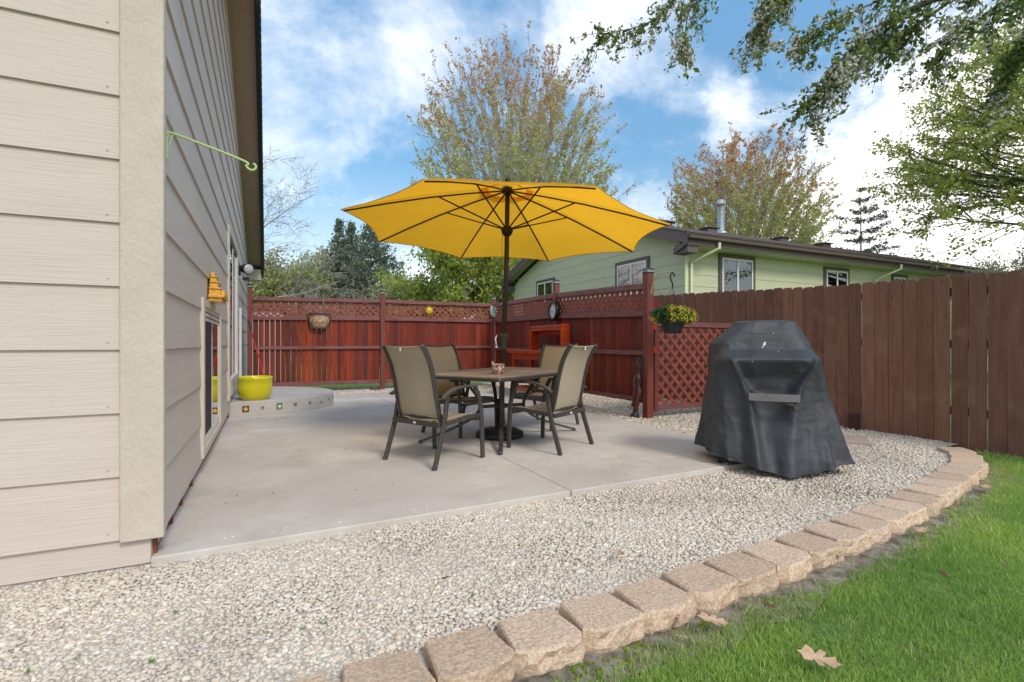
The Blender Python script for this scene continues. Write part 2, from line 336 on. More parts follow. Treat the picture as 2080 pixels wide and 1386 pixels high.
M['pipe'] = mat('galvanised_pipe', (.45, .48, .50), rough=.3, metal=.7)
M['dryleaf'] = mat('dry_oak_leaf', (.74, .52, .34), (.55, .36, .22), rough=.7, scale=30, transl=.2)
M['brownleaf'] = mat('brown_leaf', (.16, .08, .05), (.10, .05, .03), rough=.7, scale=30)
M['vcol'] = mat('painted', (1, 1, 1), rough=.35, vcol=True, coat=.3)
M['carved'] = mat('carved_wood', (.10, .030, .018), (.05, .017, .012), rough=.3, scale=12, coat=.4)
M['carvedhair'] = mat('carved_dark_hair', (.03, .035, .045), (.015, .016, .02), rough=.35, scale=8, stretch=(30, 30, 1), bump=.004, bscale=8)
M['sagebrush'] = mat('pale_green_plaque', (.42, .55, .50), (.30, .42, .38), rough=.6, scale=30, bump=.002, bscale=40)
M['bowl'] = mat('mottled_bowl', (.55, .42, .34), (.16, .07, .06), rough=.3, scale=45, detail=2, ramp=(.45, .55), coat=.4)
M['paver'] = mat('pink_paver', (.42, .32, .27), (.36, .28, .24), rough=.9, scale=30, coords='World')
M['rock'] = mat('brown_rock', (.12, .09, .07), (.07, .05, .04), rough=.9, scale=10)
M['clockface'] = mat('clock_face', (.66, .68, .70), rough=.4)
M['chrome'] = mat('chrome', (.7, .7, .7), rough=.2, metal=1)
M['peach'] = mat('far_house_wall', (.60, .55, .50), rough=.8)

# ------------------------------------------------------------------ ground
def gz(b, a): return .045 + .004*max(0, a-3)
def border(b):   # y (world) of the centre line of the edging for a given x: points read off the place
    pts = BP; 
    for (x0, y0), (x1, y1) in zip(pts, pts[1:]):
        if x0 <= b <= x1: return y0+(y1-y0)*(b-x0)/(x1-x0)
    return pts[0][1] if b < pts[0][0] else pts[-1][1]
BP = [(-3.0, 1.45), (-.6, 1.50), (0, 1.555), (.536, 1.572), (1.07, 1.59), (1.62, 1.617), (2.163, 1.652), (2.704, 1.70), (3.287, 1.768), (3.896, 1.86), (4.489, 1.985), (4.85, 2.06), (5.27, 2.165), (5.607, 2.30), (5.863, 2.46), (6.05, 2.70)]
lawn = MB(); ext = 260
lawn.add([(-ext, -ext, 0), (ext, -ext, 0), (ext, ext, 0), (-ext, ext, 0)], [(0, 1, 2, 3)])
tag(lawn.build('ground', M['lawn']), kind='structure')
g = MB(); xs = np.linspace(-7, 6.5, 56)
for i in range(len(xs)-1):
    for j, (t0, t1) in enumerate(zip(np.linspace(0, 1, 13)[:-1], np.linspace(0, 1, 13)[1:])):
        def q(x, t):
            y0 = border(x)+.02; y = y0+(11.9-y0)*t; return (x, y, gz(x, y))
        g.add([q(xs[i], t0), q(xs[i+1], t0), q(xs[i+1], t1), q(xs[i], t1)], [(0, 1, 2, 3)])
tag(g.build('gravel_bed', M['gravelbase']), kind='structure')
s = MB(); sx = np.linspace(-1.2, 6.45, 150)
for x0, x1 in zip(sx[:-1], sx[1:]):
    def w_(x): return .20+.10*mnoise.noise((x*2.3, 3.1, 0))+.05*mnoise.noise((x*9, 7.1, 0))
    y0 = border(x0); y1 = border(x1)
    s.add([(x0, y0-.08-w_(x0), .006), (x1, y1-.08-w_(x1), .006), (x1, y1, .006), (x0, y0, .006)], [(0, 1, 2, 3)])
tag(s.build('soil', M['soil']), kind='structure')

# patio slabs
pat = empty('patio', (0, 0, 0)); tag(pat, kind='structure')
def slab(poly): MB().prism(poly, -.05, .09).build('slab', M['concrete'], pat, bevel=.008, seg=2)
j = .003
MB().prism([(-.49, 2.90), (4.1, 3.02), (4.12, 8.8), (3.0, 10.3), (-.49, 10.4)], -.04, .083).build('joint_filler', M['step'], pat)
slab([(-.497, 2.88), (1.87-j, 2.94), (1.87-j, 6.85-j), (-.497, 6.85-j)])
slab([(-.497, 6.85+j), (1.87-j, 6.85+j), (1.87-j, 10.5), (-.497, 10.5)])
slab([(1.87+j, 2.94), (4.15, 2.99), (4.20, 6.3), (4.22, 6.85-j), (1.87+j, 6.85-j)])
slab([(1.87+j, 6.85+j), (4.22, 6.85+j), (4.22, 8.9), (4.0, 9.6), (3.4, 10.35), (3.0, 10.5), (1.87+j, 10.5)])
# curved step
sp = [(-.478, 7.79), (-.2, 7.83), (.031, 7.875), (.244, 7.97), (.40, 8.05), (.58, 8.17), (.781, 8.40), (.90, 8.58), (.969, 8.78), (1.0, 9.05), (.97, 9.35), (.882, 9.62), (.70, 9.9), (.45, 10.15), (.2, 10.32), (-.1, 10.42), (-.478, 10.45)]
# smooth curve
def catmull(p, n=6, closed=False):
    o = []
    for i in range(len(p)-1):
        p0 = Vector(p[max(i-1, 0)]); p1 = Vector(p[i]); p2 = Vector(p[i+1]); p3 = Vector(p[min(i+2, len(p)-1)])
        for k in range(n):
            t = k/n; o.append(.5*((2*p1)+(-p0+p2)*t+(2*p0-5*p1+4*p2-p3)*t*t+(-p0+3*p1-3*p2+p3)*t**3))
    o.append(Vector(p[-1])); return o
spc = [tuple(v) for v in catmull([(x, y, 0) for x, y in sp], 4)]
stp = MB().prism([(x, y) for x, y, z in spc], .085, .295).build('step', M['step'], bevel=.012, seg=3); tag(stp, 'low curved concrete step with small painted tiles set in its front', 'step')

# ------------------------------------------------------------------ own house
house = empty('house', (-.5, 2.9, 0), label='beige lap sided gabled house filling the left side', cat='house')
HL = Vector((-.5, 2.9, 0))
def hb(mb, name, m_, **k):      # vertices given in world coordinates
    par = k.pop('parent', house)
    off = HL
    mb.v = [(x-off.x, y-off.y, z-off.z) for x, y, z in mb.v]
    return mb.build(name, m_, par, **k)
ZK = [.19+.293*k for k in range(19)]
RA, RZ, RS = 7.3, 5.53, .32
def alo(z): return max(2.9, RA-(RZ-z)/RS)
def ahi(z): return min(15.1, RA+(RZ-z)/RS)
OPEN = [(4.50, 6.12, .215, 1.45), (7.33, 9.40, .36, 2.60)]
def bo(z, z0, h): t = (z-z0)/h; return -.455-.0135*t
for k, z0 in enumerate(ZK):
    z1 = min(z0+.293+.018, RZ-.005)
    if z1-z0 < .05: continue
    mb = MB(); bands = []; cuts = sorted({z0, z1} | {z for o in OPEN for z in (o[2], o[3]) if z0 < z < z1})
    for za, zb in zip(cuts[:-1], cuts[1:]):
        segs = [(None, None)]; lo = []; 
        blocks = sorted([(o[0], o[1]) for o in OPEN if o[2] < (za+zb)/2 < o[3]])
        edges = [('L', None)]
        starts = [None]; ends = []
        for o0, o1 in blocks: ends.append(o0); starts.append(o1)
        ends.append(None)
        bands.append([])
        for s0, e0 in zip(starts, ends):
            a0a = alo(za) if s0 is None else s0; a0b = alo(zb) if s0 is None else s0
            a1a = ahi(za) if e0 is None else e0; a1b = ahi(zb) if e0 is None else e0
            if a1a-a0a < .02: continue
            ba, bb = bo(za, z0, .311), bo(zb, z0, .311)
            bands[-1].append([(-.476, a0a, za), (ba, a0a, za), (ba, a1a, za), (-.476, a1a, za), (-.478, a0b, zb), (bb, a0b, zb), (bb, a1b, zb), (-.478, a1b, zb)])
    np_ = min(len(b_) for b_ in bands)
    for q_ in range(np_ if all(len(b_) == np_ for b_ in bands) else 1):
        mb = MB()
        for b_ in bands:
            for h_ in ([b_[q_]] if all(len(c_) == np_ for c_ in bands) else b_): mb.hexa(h_)
        hb(mb, 'siding_board', M['siding'])
    if z0 < 4.2:
        z1 = z0+.311
        mb = MB(); mb.hexa([(-7.5, 2.885, z0), (-.612, 2.885, z0), (-.612, 2.90, z0), (-7.5, 2.90, z0), (-7.5, 2.8985, z1), (-.612, 2.8985, z1), (-.612, 2.902, z1), (-7.5, 2.902, z1)])
        hb(mb, 'siding_board', M['siding'])
nails = MB()
for z0 in ZK[:13]:
    for x_ in (-.66, -1.07, -1.48, -1.9): nails.box(x_-.003, x_+.003, 2.8815, 2.886, z0+.032, z0+.038)
tag(hb(nails, 'nail_heads', M['trim']), kind='stuff')
# wall core
wc = MB(); wc.prism([(2.903, .06), (15.05, .06), (15.05, ahi and RZ-(15.05-RA)*RS), (RA, RZ-.01), (2.903, RZ-(RA-2.903)*RS)], -7.4, -.50, axis='x')
hb(wc, 'wall', M['siding'])
hb(MB().box(-.613, -.443, 2.87, 2.90, .18, 4.15), 'corner_trim', M['trim'], bevel=.004)
hb(MB().box(-.475, -.443, 2.90, 2.935, .18, 4.15), 'corner_trim', M['trim'], bevel=.003)
# foundation blocks
x = -.503
while x > -5:
    hb(MB().box(x-.655, x-.004, 2.915, 2.99, .035, .186), 'foundation_block', M['found'], bevel=.004)
    hb(MB().box(x-.655, x-.004, 2.912, 2.99, -.03, .030), 'foundation_block', M['found'], bevel=.004); x -= .665
hb(MB().box(-6, -.512, 2.924, 2.99, -.03, .185), 'mortar', M['found'])
y = 2.92
shims = [3.42, 3.94, 4.36, 4.80]
while y < 15:
    hb(MB().box(-.56, -.498, y+.004, y+.40, .0, .187), 'foundation_block', M['found'], bevel=.003); y += .405
for a in [3.36, 3.72, 4.19, 2.93]: hb(MB().box(-.50, -.480, a, a+.035, .09, .188), 'wood_shim', M['shim'])
# rake, soffit, fascia, roof
def rk(a): return RZ-abs(a-RA)*RS
for (a0, a1) in ((RA, 15.35), (2.3, RA)):
    z0, z1 = rk(a0), rk(a1)
    def pr(b0, b1, d0, d1): return MB().hexa([(b0, a0, z0+d0), (b1, a0, z0+d0), (b1, a1, z1+d0), (b0, a1, z1+d0), (b0, a0, z0+d1), (b1, a0, z0+d1), (b1, a1, z1+d1), (b0, a1, z1+d1)])
    hb(pr(-.50, -.158, 0, .03), 'soffit', M['soffit'])
    hb(pr(-.157, -.118, -.09, .12), 'fascia', M['darkfascia'])
    hb(pr(-.117, -.098, -.03, .10), 'drip_edge', M['darkfascia'])
    rf = pr(-7.6, -.085, .121, .16); hb(rf, 'roof', M['shingle'])
# shingle edge nubs
mb = MB(); a = RA
while a < 15.3:
    z = rk(a)+.12; mb.hexa([(-.10, a, z+.035), (-.081-.003*random.random(), a, z+.035), (-.082, a+.11, z+.02), (-.10, a+.11, z+.02), (-.10, a, z+.052), (-.081, a, z+.052), (-.082, a+.11, z+.030), (-.10, a+.11, z+.030)]); a += .14
tag(hb(mb, 'shingle_edge', M['shingle']), kind='stuff')
hb(MB().box(-.475, -.17, 14.75, 15.3, 2.74, 3.02), 'eave_return', M['wtrim'], bevel=.005)
hb(MB().box(-.455, -.445, 14.9, 15.1, .1, 2.75), 'corner_trim', M['trim'])
hb(MB().box(-.456, -.415, 10.05, 10.15, .3, 1.72), 'conduit', M['vinyl'], bevel=.008)
for a in (5.62, 8.4, 11.7):
    hb(MB().box(-.158, -.120, a, a+.004, rk(a)-.091, rk(a)), 'joint', M['darkfascia'])
# low slider window
wn = hb(MB().box(-.50, -.499, 4.56, 6.06, .27, 1.40), 'window', M['void'])
def wp(x0, x1, y0, y1, z0, z1, name, m_, bv=.003, par=None): return hb(MB().box(x0, x1, y0, y1, z0, z1), name, m_, bevel=bv, parent=par or wn)
for (y0, y1, z0, z1) in ((4.50, 4.585, .215, 1.45), (6.045, 6.12, .215, 1.45), (4.586, 6.044, 1.385, 1.45), (4.586, 6.044, .215, .275)): wp(-.50, -.438, y0, y1, z0, z1, 'casing', M['wtrim'])
for (y0, y1, z0, z1) in ((4.587, 4.64, .277, 1.383), (5.98, 6.043, .277, 1.383), (4.641, 5.979, 1.28, 1.383), (4.641, 5.979, .277, .35)): wp(-.495, -.449, y0, y1, z0, z1, 'sash', M['vinyl'])
for z in (1.306, 1.345): wp(-.4485, -.446, 4.60, 6.03, z, z+.008, 'groove', M['blackmetal'], 0)
wp(-.492, -.4495, 5.25, 5.28, .351, 1.279, 'mullion', M['vinyl'])
wp(-.455, -.4535, 4.641, 5.249, .351, 1.279, 'screen', M['screen'], 0)
wp(-.4555, -.454, 5.281, 5.979, .351, 1.279, 'pane', M['glass'], 0)
# sliding door
dr = hb(MB().box(-.50, -.499, 7.40, 9.33, .50, 2.52), 'door', M['void'])
def dp(*a, **k): return wp(*a, par=dr, **k)
for (y0, y1, z0, z1) in ((7.33, 7.42, .36, 2.60), (9.31, 9.40, .36, 2.60), (7.421, 9.309, 2.53, 2.60)): dp(-.50, -.435, y0, y1, z0, z1, 'casing', M['wtrim'])
dp(-.50, -.430, 7.421, 9.309, .40, .62, 'sill', M['vinyl'])
dp(-.498, -.45, 7.421, 9.309, 2.47, 2.529, 'sash', M['browntrim'])
dp(-.498, -.45, 7.421, 7.50, .621, 2.469, 'sash', M['blackmetal'])
dp(-.498, -.452, 8.35, 8.43, .621, 2.469, 'sash', M['vinyl'])
dp(-.498, -.445, 9.22, 9.309, .621, 2.469, 'sash', M['vinyl'])
dp(-.460, -.458, 7.501, 8.349, .621, 2.469, 'pane', M['glass'], 0)
dp(-.462, -.460, 8.431, 9.219, .621, 2.469, 'pane', M['glass'], 0)
dp(-.459, -.438, 8.36, 8.40, 1.25, 1.52, 'handle', M['browntrim'])

# flood light on the wall
fl = empty('flood_light', (-.455, 9.75, 2.33), label='black outdoor flood light with round glass lens high on beige wall', cat='lamp')
MB().box(0, .04, -.07, .07, -.08, .08).build('mounting_plate', M['blackmetal'], fl, bevel=.01)
MB().tube([(.03, 0, 0), (.10, -.02, -.02), (.14, -.03, -.06)], .014, 8).build('arm', M['blackmetal'], fl, True)
hd = MB().tube([(.06, .08, .06), (.10, .0, .04), (.16, -.10, .02)], [.05, .075, .095], 16).build('lamp_head', M['blackmetal'], fl, True)
MB().tube([(.16, -.101, .02), (.172, -.12, .018)], [.086, .075], 16).build('lens', M['caplens'], hd, True)
MB().box(.07, .17, -.10, -.02, -.17, -.115).build('motion_sensor', M['blackmetal'], fl, bevel=.01)

# green hook bracket
hk = empty('plant_bracket', (-.455, 3.0, 2.1), label='pale green metal plant hook arm sticking out of beige wall', cat='plant hook')
MB().bar([(.006, 0, -.09), (.006, 0, 0), (.012, 0, .03)], .022, .006, (0, 1, 0)).build('back_plate', M['greenpaint'], hk, bevel=.001)
P = [(.010, 0, .03), (.03, 0, .043), (.34, -.02, -.05), (.352, -.02, -.075), (.366, -.02, -.09), (.385, -.02, -.093), (.398, -.02, -.08), (.396, -.02, -.064), (.385, -.02, -.060)]
MB().tube(catmull(P, 4), .006, 6).build('arm', M['greenpaint'], hk, True)
MB().bar([(.015, 0, -.02), (.03, 0, .035)], .008, .004, (0, 1, 0)).build('brace', M['greenpaint'], hk)

# ochre ceramic ornament over the window
orn = empty('wall_ornament', (-.45, 5.15, 1.452), label='ochre glazed stepped ceramic ornament standing above low window', cat='ornament')
mb = MB()
for i, (w, z0, z1, d) in enumerate([(.46, 0, .03, .10), (.50, .03, .055, .115), (.38, .055, .105, .085), (.40, .105, .12, .09), (.28, .12, .165, .065), (.30, .165, .178, .07), (.19, .178, .215, .05), (.21, .215, .227, .055), (.11, .227, .265, .035)]):
    mb.box(0, d, -w/2, w/2, z0, z1)
mb.build('body', M['ochre'], orn, bevel=.006, seg=2)
mb = MB()
for k in range(7):
    mb.lathe([(.012, .03), (.022, .045), (.022, .085), (.012, .10)], 8, c=(.10, -.15+.05*k))
mb.build('relief', M['ochre'], orn, True)

# ------------------------------------------------------------------ fences
class Fence:
    def __init__(s, p0, p1, name, label):
        d = Vector((p1[0]-p0[0], p1[1]-p0[1], 0)); s.L = d.length; s.rz = math.atan2(d.y, d.x)
        s.e = empty(name, (p0[0], p0[1], 0), s.rz, label=label, cat='fence')
    def rail(s, x0, x1, z0, z1, h, y0=-.045, y1=-.004, m_='redrail'):
        MB().hexa([(x0, y0, z0), (x1, y0, z1), (x1, y1, z1), (x0, y1, z0), (x0, y0, z0+h), (x1, y0, z1+h), (x1, y1, z1+h), (x0, y1, z0+h)]).build('rail', M[m_], s.e, bevel=.003)
    def post(s, x, ztop, w=.092, z0=-.05, y=.0, cap=True):
        p = MB().box(-w/2, w/2, -w/2, w/2, z0, ztop).build('post', M['redpost'], s.e, bevel=.004, loc=(x, y, 0))
        if cap:
            c = MB().box(-w/2-.004, w/2+.004, -w/2-.004, w/2+.004, ztop, ztop+.018).build('post_cap', M['capblack'], p)
            MB().box(-w/2+.004, w/2-.004, -w/2+.004, w/2-.004, ztop+.018, ztop+.052).build('cap_lens', M['caplens'], c)
            t = MB(); w2 = w/2+.014
            t.hexa([(-w2, -w2, ztop+.052), (w2, -w2, ztop+.052), (w2, w2, ztop+.052), (-w2, w2, ztop+.052), (-.02, -.02, ztop+.078), (.02, -.02, ztop+.078), (.02, .02, ztop+.078), (-.02, .02, ztop+.078)])
            t.build('cap_lid', M['capblack'], c)
    def lattice(s, x0, x1, za, zb, h, per=.14, w=.040, y=.004, t=.007, strips=False, m_='lattice', missing=()):
        """45 degree strips clipped to the panel; za/zb bottom z at both ends"""
        allmb = MB(); k = 0
        zlo = lambda x: za+(zb-za)*(x-x0)/(x1-x0)
        hw = w/2*math.sqrt(2)
        zm = min(za, zb)
        for dirn in (1, -1):
            c = x0-h-.3
            while c < x1+h+.3:
                c += per
                # centre line x = c + dirn*(z-zm)
                poly = [(c-hw, 0), (c+hw, 0), (c+hw+dirn*h, h), (c-hw+dirn*h, h)]
                # clip against x0,x1
                def clip(poly, f):
                    o = []
                    for i in range(len(poly)):
                        a_, b_ = poly[i], poly[(i+1) % len(poly)]; fa, fb = f(a_), f(b_)
                        if fa >= 0: o.append(a_)
                        if fa*fb < 0: tt = fa/(fa-fb); o.append((a_[0]+(b_[0]-a_[0])*tt, a_[1]+(b_[1]-a_[1])*tt))
                    return o
                poly = clip(clip(poly, lambda p: p[0]-x0), lambda p: x1-p[0])
                if len(poly) < 3: continue
                k += 1
                y0 = y if dirn < 0 else y+t+.001
                pp = [(px_, zlo(px_)+pz) for px_, pz in poly]
                if strips:
                    MB().prism(pp, y0, y0+t, axis='y').build('lattice_strip', M[m_], s.e)
                else: allmb.prism(pp, y0, y0+t, axis='y')
        if not strips: tag(allmb.build('lattice', M[m_], s.e), kind='stuff')

shed = empty('shed', (-1.8, 17.5, 0), label='pale low shed glimpsed through the gaps of the back fence', cat='shed')
MB().box(-2.2, 2.2, -1.4, 1.4, 0, 2.05).build('wall', M['peach'], shed)
MB().hexa([(-2.3, -1.5, 2.052), (2.3, -1.5, 2.052), (2.3, 1.5, 2.052), (-2.3, 1.5, 2.052), (-2.3, -1.5, 2.12), (2.3, -1.5, 2.12), (2.3, 1.5, 2.28), (-2.3, 1.5, 2.28)]).build('roof', M['roof'], shed)
# back fence: from the house wall to the corner
bf = Fence((-.32, 11.28), (4.95, 11.28), 'wooden_fence', 'red stained board fence with lattice top behind the patio step')
ztop = lambda x: 2.02+.035*min(1, x/2.6)
bf.post(0, 2.19, .088); bf.post(2.59, 2.17, .094, y=-.03); bf.post(5.27, 2.15, .094)
for x0, x1 in ((.05, 2.53), (2.65, 5.21)):
    a_, b_ = ztop(x0), ztop(x1)
    bf.rail(x0, x1, a_-.075, b_-.075, .075)
    bf.rail(x0, x1, a_-.46, b_-.46, .075)
    bf.rail(x0, x1, .965, .975, .065)
    bf.rail(x0, x1, .215, .215, .085)
    bf.lattice(x0, x1, a_-.39, b_-.39, .325, per=.135, w=.043)
    x = x0+.005; left = x0 < 1; n = 0
    while x < x1-.02:
        w = min(.090+random.uniform(-.004, .004), x1-x); gp = random.uniform(.006, .012) if (left and x < 1.5) else random.choice([.0015, .0015, .003, .006])
        MB().box(-w/2, w/2, 0, .017, .225+random.uniform(0, .01), ztop(x)-.40).build('board', M['redboard'], bf.e, loc=(x+w/2, random.uniform(0, .002), 0))
        x += w+gp; n += 1
# conduit stub on the fence
MB().tube([(1.36, -.06, 1.93), (1.36, -.06, 2.13)], .008, 6).build('wire_stake', M['pipe'], bf.e)

rf_ = Fence((4.95, 11.23), (4.74, 5.50), 'wooden_fence', 'red stained board fence with lattice top running towards the camera behind potting bench')
Lr = rf_.L; xm = 3.15
zt = lambda x: 2.055-.03*(x/xm) if x < xm else 2.025-.095*((x-xm)/(Lr-xm))
rf_.post(xm, 2.19, .096, y=-.02); rf_.post(Lr+.03, 2.06, .108, y=-.01)
for x0, x1 in ((.06, xm-.05), (xm+.05, Lr-.03)):
    a_, b_ = zt(x0), zt(x1)
    rf_.rail(x0, x1, a_-.08, b_-.08, .08); rf_.rail(x0, x1, a_-.47, b_-.46, .09)
    rf_.rail(x0, x1, .93, .93, .065); rf_.rail(x0, x1, .25, .285, .055)
    rf_.lattice(x0, x1, a_-.39, b_-.38, .31, per=.135, w=.045)
    x = x0+.004
    while x < x1-.02:
        w = min(random.choice([.089, .089, .12, .14])+random.uniform(-.003, .003), x1-x); gp = random.choice([.001, .001, .001, .0025])
        MB().box(-w/2, w/2, 0, .017, .255+random.uniform(0, .006), zt(x)-.40).build('board', M['redboard'], rf_.e, loc=(x+w/2, random.uniform(0, .003), 0))
        x += w+gp
# hinge post strip and gate
gt = Fence((4.83, 5.50), (6.42, 5.50), 'garden_gate', 'low red lattice garden gate hinged beside the flower basket post')
gt.e['category'] = 'gate'
MB().box(.02, .085, -.03, .03, .14, 1.42).build('stile', M['redpost'], gt.e, bevel=.004)
MB().box(1.49, 1.56, -.03, .03, .14, 1.40).build('stile', M['redpost'], gt.e, bevel=.004)
gt.rail(.086, 1.489, 1.335, 1.325, .07, -.03, .03); gt.rail(.086, 1.489, .165, .165, .07, -.03, .03)
gt.lattice(.086, 1.489, .236, .236, 1.095, per=.172, w=.048, y=-.008, t=.010, strips=True)
for z in (.96, 1.28): MB().box(-.05, .04, -.045, -.031, z, z+.09).build('hinge_block', M['bench'], gt.e, bevel=.003)

# brown dog-ear fence
brn = empty('wooden_fence', (6.5, 1.0, 0), label='tall brown dog eared board fence along the right side of the yard', cat='fence')
y = 0.; k = 0
def btop(a): return 1.78+.017*(a-1) if a < 4 else 1.838+.045*(a-4)
def bbot(a): return .0+.022*max(0, a-2.0)
while y < 11.6:
    a = 1+y; w = .142+random.uniform(-.003, .004); z0 = bbot(a)-.01; z1 = btop(a)+random.uniform(-.008, .008); e = .022
    MB().prism([(-w/2, z0), (w/2, z0), (w/2, z1-e), (w/2-e, z1), (-w/2+e, z1), (-w/2, z1-e)], -.009, .009, axis='x').build('board', M['brownboard'], brn, bevel=.0015, loc=(random.uniform(-.002, .003), y+w/2, 0)).rotation_euler = (random.uniform(-.003, .003), 0, random.uniform(-.01, .01))
    y += w+random.choice([.003, .005, .010, .006])
for z in (.30, 1.0, 1.55): MB().hexa([(.012, 0, z), (.05, 0, z), (.05, 11.6, z+.3), (.012, 11.6, z+.3), (.012, 0, z+.085), (.05, 0, z+.085), (.05, 11.6, z+.385), (.012, 11.6, z+.385)]).build('rail', M['brownpost'], brn)
for a in (.2, 2.6, 5.0, 7.4, 9.8): MB().box(.05, .14, a, a+.09, -.05, btop(1+a)-.05).build('post', M['brownpost'], brn)
stub = MB().box(-.045, .045, -.045, .045, -.05, .19).build('stub_post', M['brownpost'], loc=(6.40, 3.72, .05), rz=.1, bevel=.004)
tag(stub, 'short dark wooden stub post standing against the brown fence', 'post')

# ------------------------------------------------------------------ edging blocks
edg = empty('block_edging', (0, 0, 0), label='curved row of tan concrete edging blocks between gravel and lawn', cat='garden edging')
cpts = catmull([(x, y, 0) for x, y in BP[1:]], 12)
acc = 0; last = cpts[0]; nxt = .11; sp_ = .272; locs = []
for a_, b_ in zip(cpts[:-1], cpts[1:]):
    d = (b_-a_).length
    while acc+d >= nxt:
        t = (nxt-acc)/d; p = a_.lerp(b_, t); locs.append((p, math.atan2((b_-a_).y, (b_-a_).x))); nxt += sp_
    acc += d
def block_mesh(i):
    rr = random.Random(i)
    wf, wb, d, h = .134, .112, .205, .115
    # outline: split face front is bulged and rough, sides taper to the back
    fr = []; nf = 9
    for k in range(nf):
        t = k/(nf-1); x = -wf+2*wf*t; edge = min(t, 1-t)
        y = -d/2-.018*math.sin(PI*t)**.5+.008*rr.uniform(-1, 1)+(.018 if edge < .08 else 0)
        fr.append((x, y))
    back = [(wb, d/2), (wb*.3, d/2+.004), (-wb*.3, d/2+.004), (-wb, d/2)]
    mb = MB(); o = fr+[(wf-.004, -d/2+.05)]+back+[(-wf+.004, -d/2+.05)]; n = len(o)
    lev = [(-.06, 0), (.02, .002), (.05, .007), (.08, .004), (h-.008, .001), (h, -.006)]
    vs = []
    for z, ins in lev:
        for kk, (x, y) in enumerate(o):
            jf = rr.uniform(-.009, .007) if (kk < nf and 0 < z < h-.002) else 0
            l_ = math.hypot(x, y); vs.append((x*(1+ins/l_), y*(1+ins/l_)+jf, z+(rr.uniform(-.002, .002) if z > .1 else 0)))
    fs = [(i_*n+k, i_*n+(k+1) % n, (i_+1)*n+(k+1) % n, (i_+1)*n+k) for i_ in range(len(lev)-1) for k in range(n)]
    fs.append(tuple((len(lev)-1)*n+k for k in range(n)))
    mb.add(vs, fs); me = mb.mesh('edging_block'); me.materials.append(M['block']); return me
bms = [block_mesh(i) for i in range(6)]
for i, (p, an) in enumerate(locs):
    o = link('edging_block', bms[i % 6], edg, (p.x, p.y, -.028+random.uniform(-.005, .005)), (random.uniform(-.02, .02), random.uniform(-.02, .02), an+random.uniform(-.06, .06)))

# ------------------------------------------------------------------ gravel stones
def in_poly(P, poly):
    x, y = P[:, 0], P[:, 1]; ins = np.zeros(len(P), bool); n = len(poly)
    for i in range(n):
        x0, y0 = poly[i]; x1, y1 = poly[(i+1) % n]
        c_ = ((y0 > y) != (y1 > y)) & (x < (x1-x0)*(y-y0)/(y1-y0+1e-12)+x0); ins ^= c_
    return ins
cp = np.array([(v.x, v.y) for v in catmull([(x, y, 0) for x, y in BP], 6)])
def ybord(x): return np.interp(x, cp[:, 0], cp[:, 1])
patpoly = [(-.7, 2.90), (1.87, 2.955), (4.13, 3.0), (4.18, 6.3), (4.20, 8.9), (3.98, 9.6), (3.38, 10.3), (3.0, 10.48), (-.7, 10.48)]
t_ = (1+5**.5)/2
ICO = np.array([(-1, t_, 0), (1, t_, 0), (-1, -t_, 0), (1, -t_, 0), (0, -1, t_), (0, 1, t_), (0, -1, -t_), (0, 1, -t_), (t_, 0, -1), (t_, 0, 1), (-t_, 0, -1), (-t_, 0, 1)], float); ICO /= np.linalg.norm(ICO[0])
ICF = np.array([(0, 11, 5), (0, 5, 1), (0, 1, 7), (0, 7, 10), (0, 10, 11), (1, 5, 9), (5, 11, 4), (11, 10, 2), (10, 7, 6), (7, 1, 8), (3, 9, 4), (3, 4, 2), (3, 2, 6), (3, 6, 8), (3, 8, 9), (4, 9, 5), (2, 4, 11), (6, 2, 10), (8, 6, 7), (9, 8, 1)])
CUB = np.array([(-1, -1, -1), (1, -1, -1), (1, 1, -1), (-1, 1, -1), (-1, -1, 1), (1, -1, 1), (1, 1, 1), (-1, 1, 1)], float)*.62
CBF = np.array([(0, 2, 1), (0, 3, 2), (4, 5, 6), (4, 6, 7), (0, 1, 5), (0, 5, 4), (1, 2, 6), (1, 6, 5), (2, 3, 7), (2, 7, 6), (3, 0, 4), (3, 4, 7)])
def rotm(n):
    q = rng.normal(size=(n, 4)); q /= np.linalg.norm(q, axis=1)[:, None]; w, x, y, z = q.T
    return np.stack([1-2*(y*y+z*z), 2*(x*y-z*w), 2*(x*z+y*w), 2*(x*y+z*w), 1-2*(x*x+z*z), 2*(y*z-x*w), 2*(x*z-y*w), 2*(y*z+x*w), 1-2*(x*x+y*y)], 1).reshape(n, 3, 3)
def camxy(P): return np.stack([CS*P[:, 0]-SN*P[:, 1], SN*P[:, 0]+CS*P[:, 1]], 1)
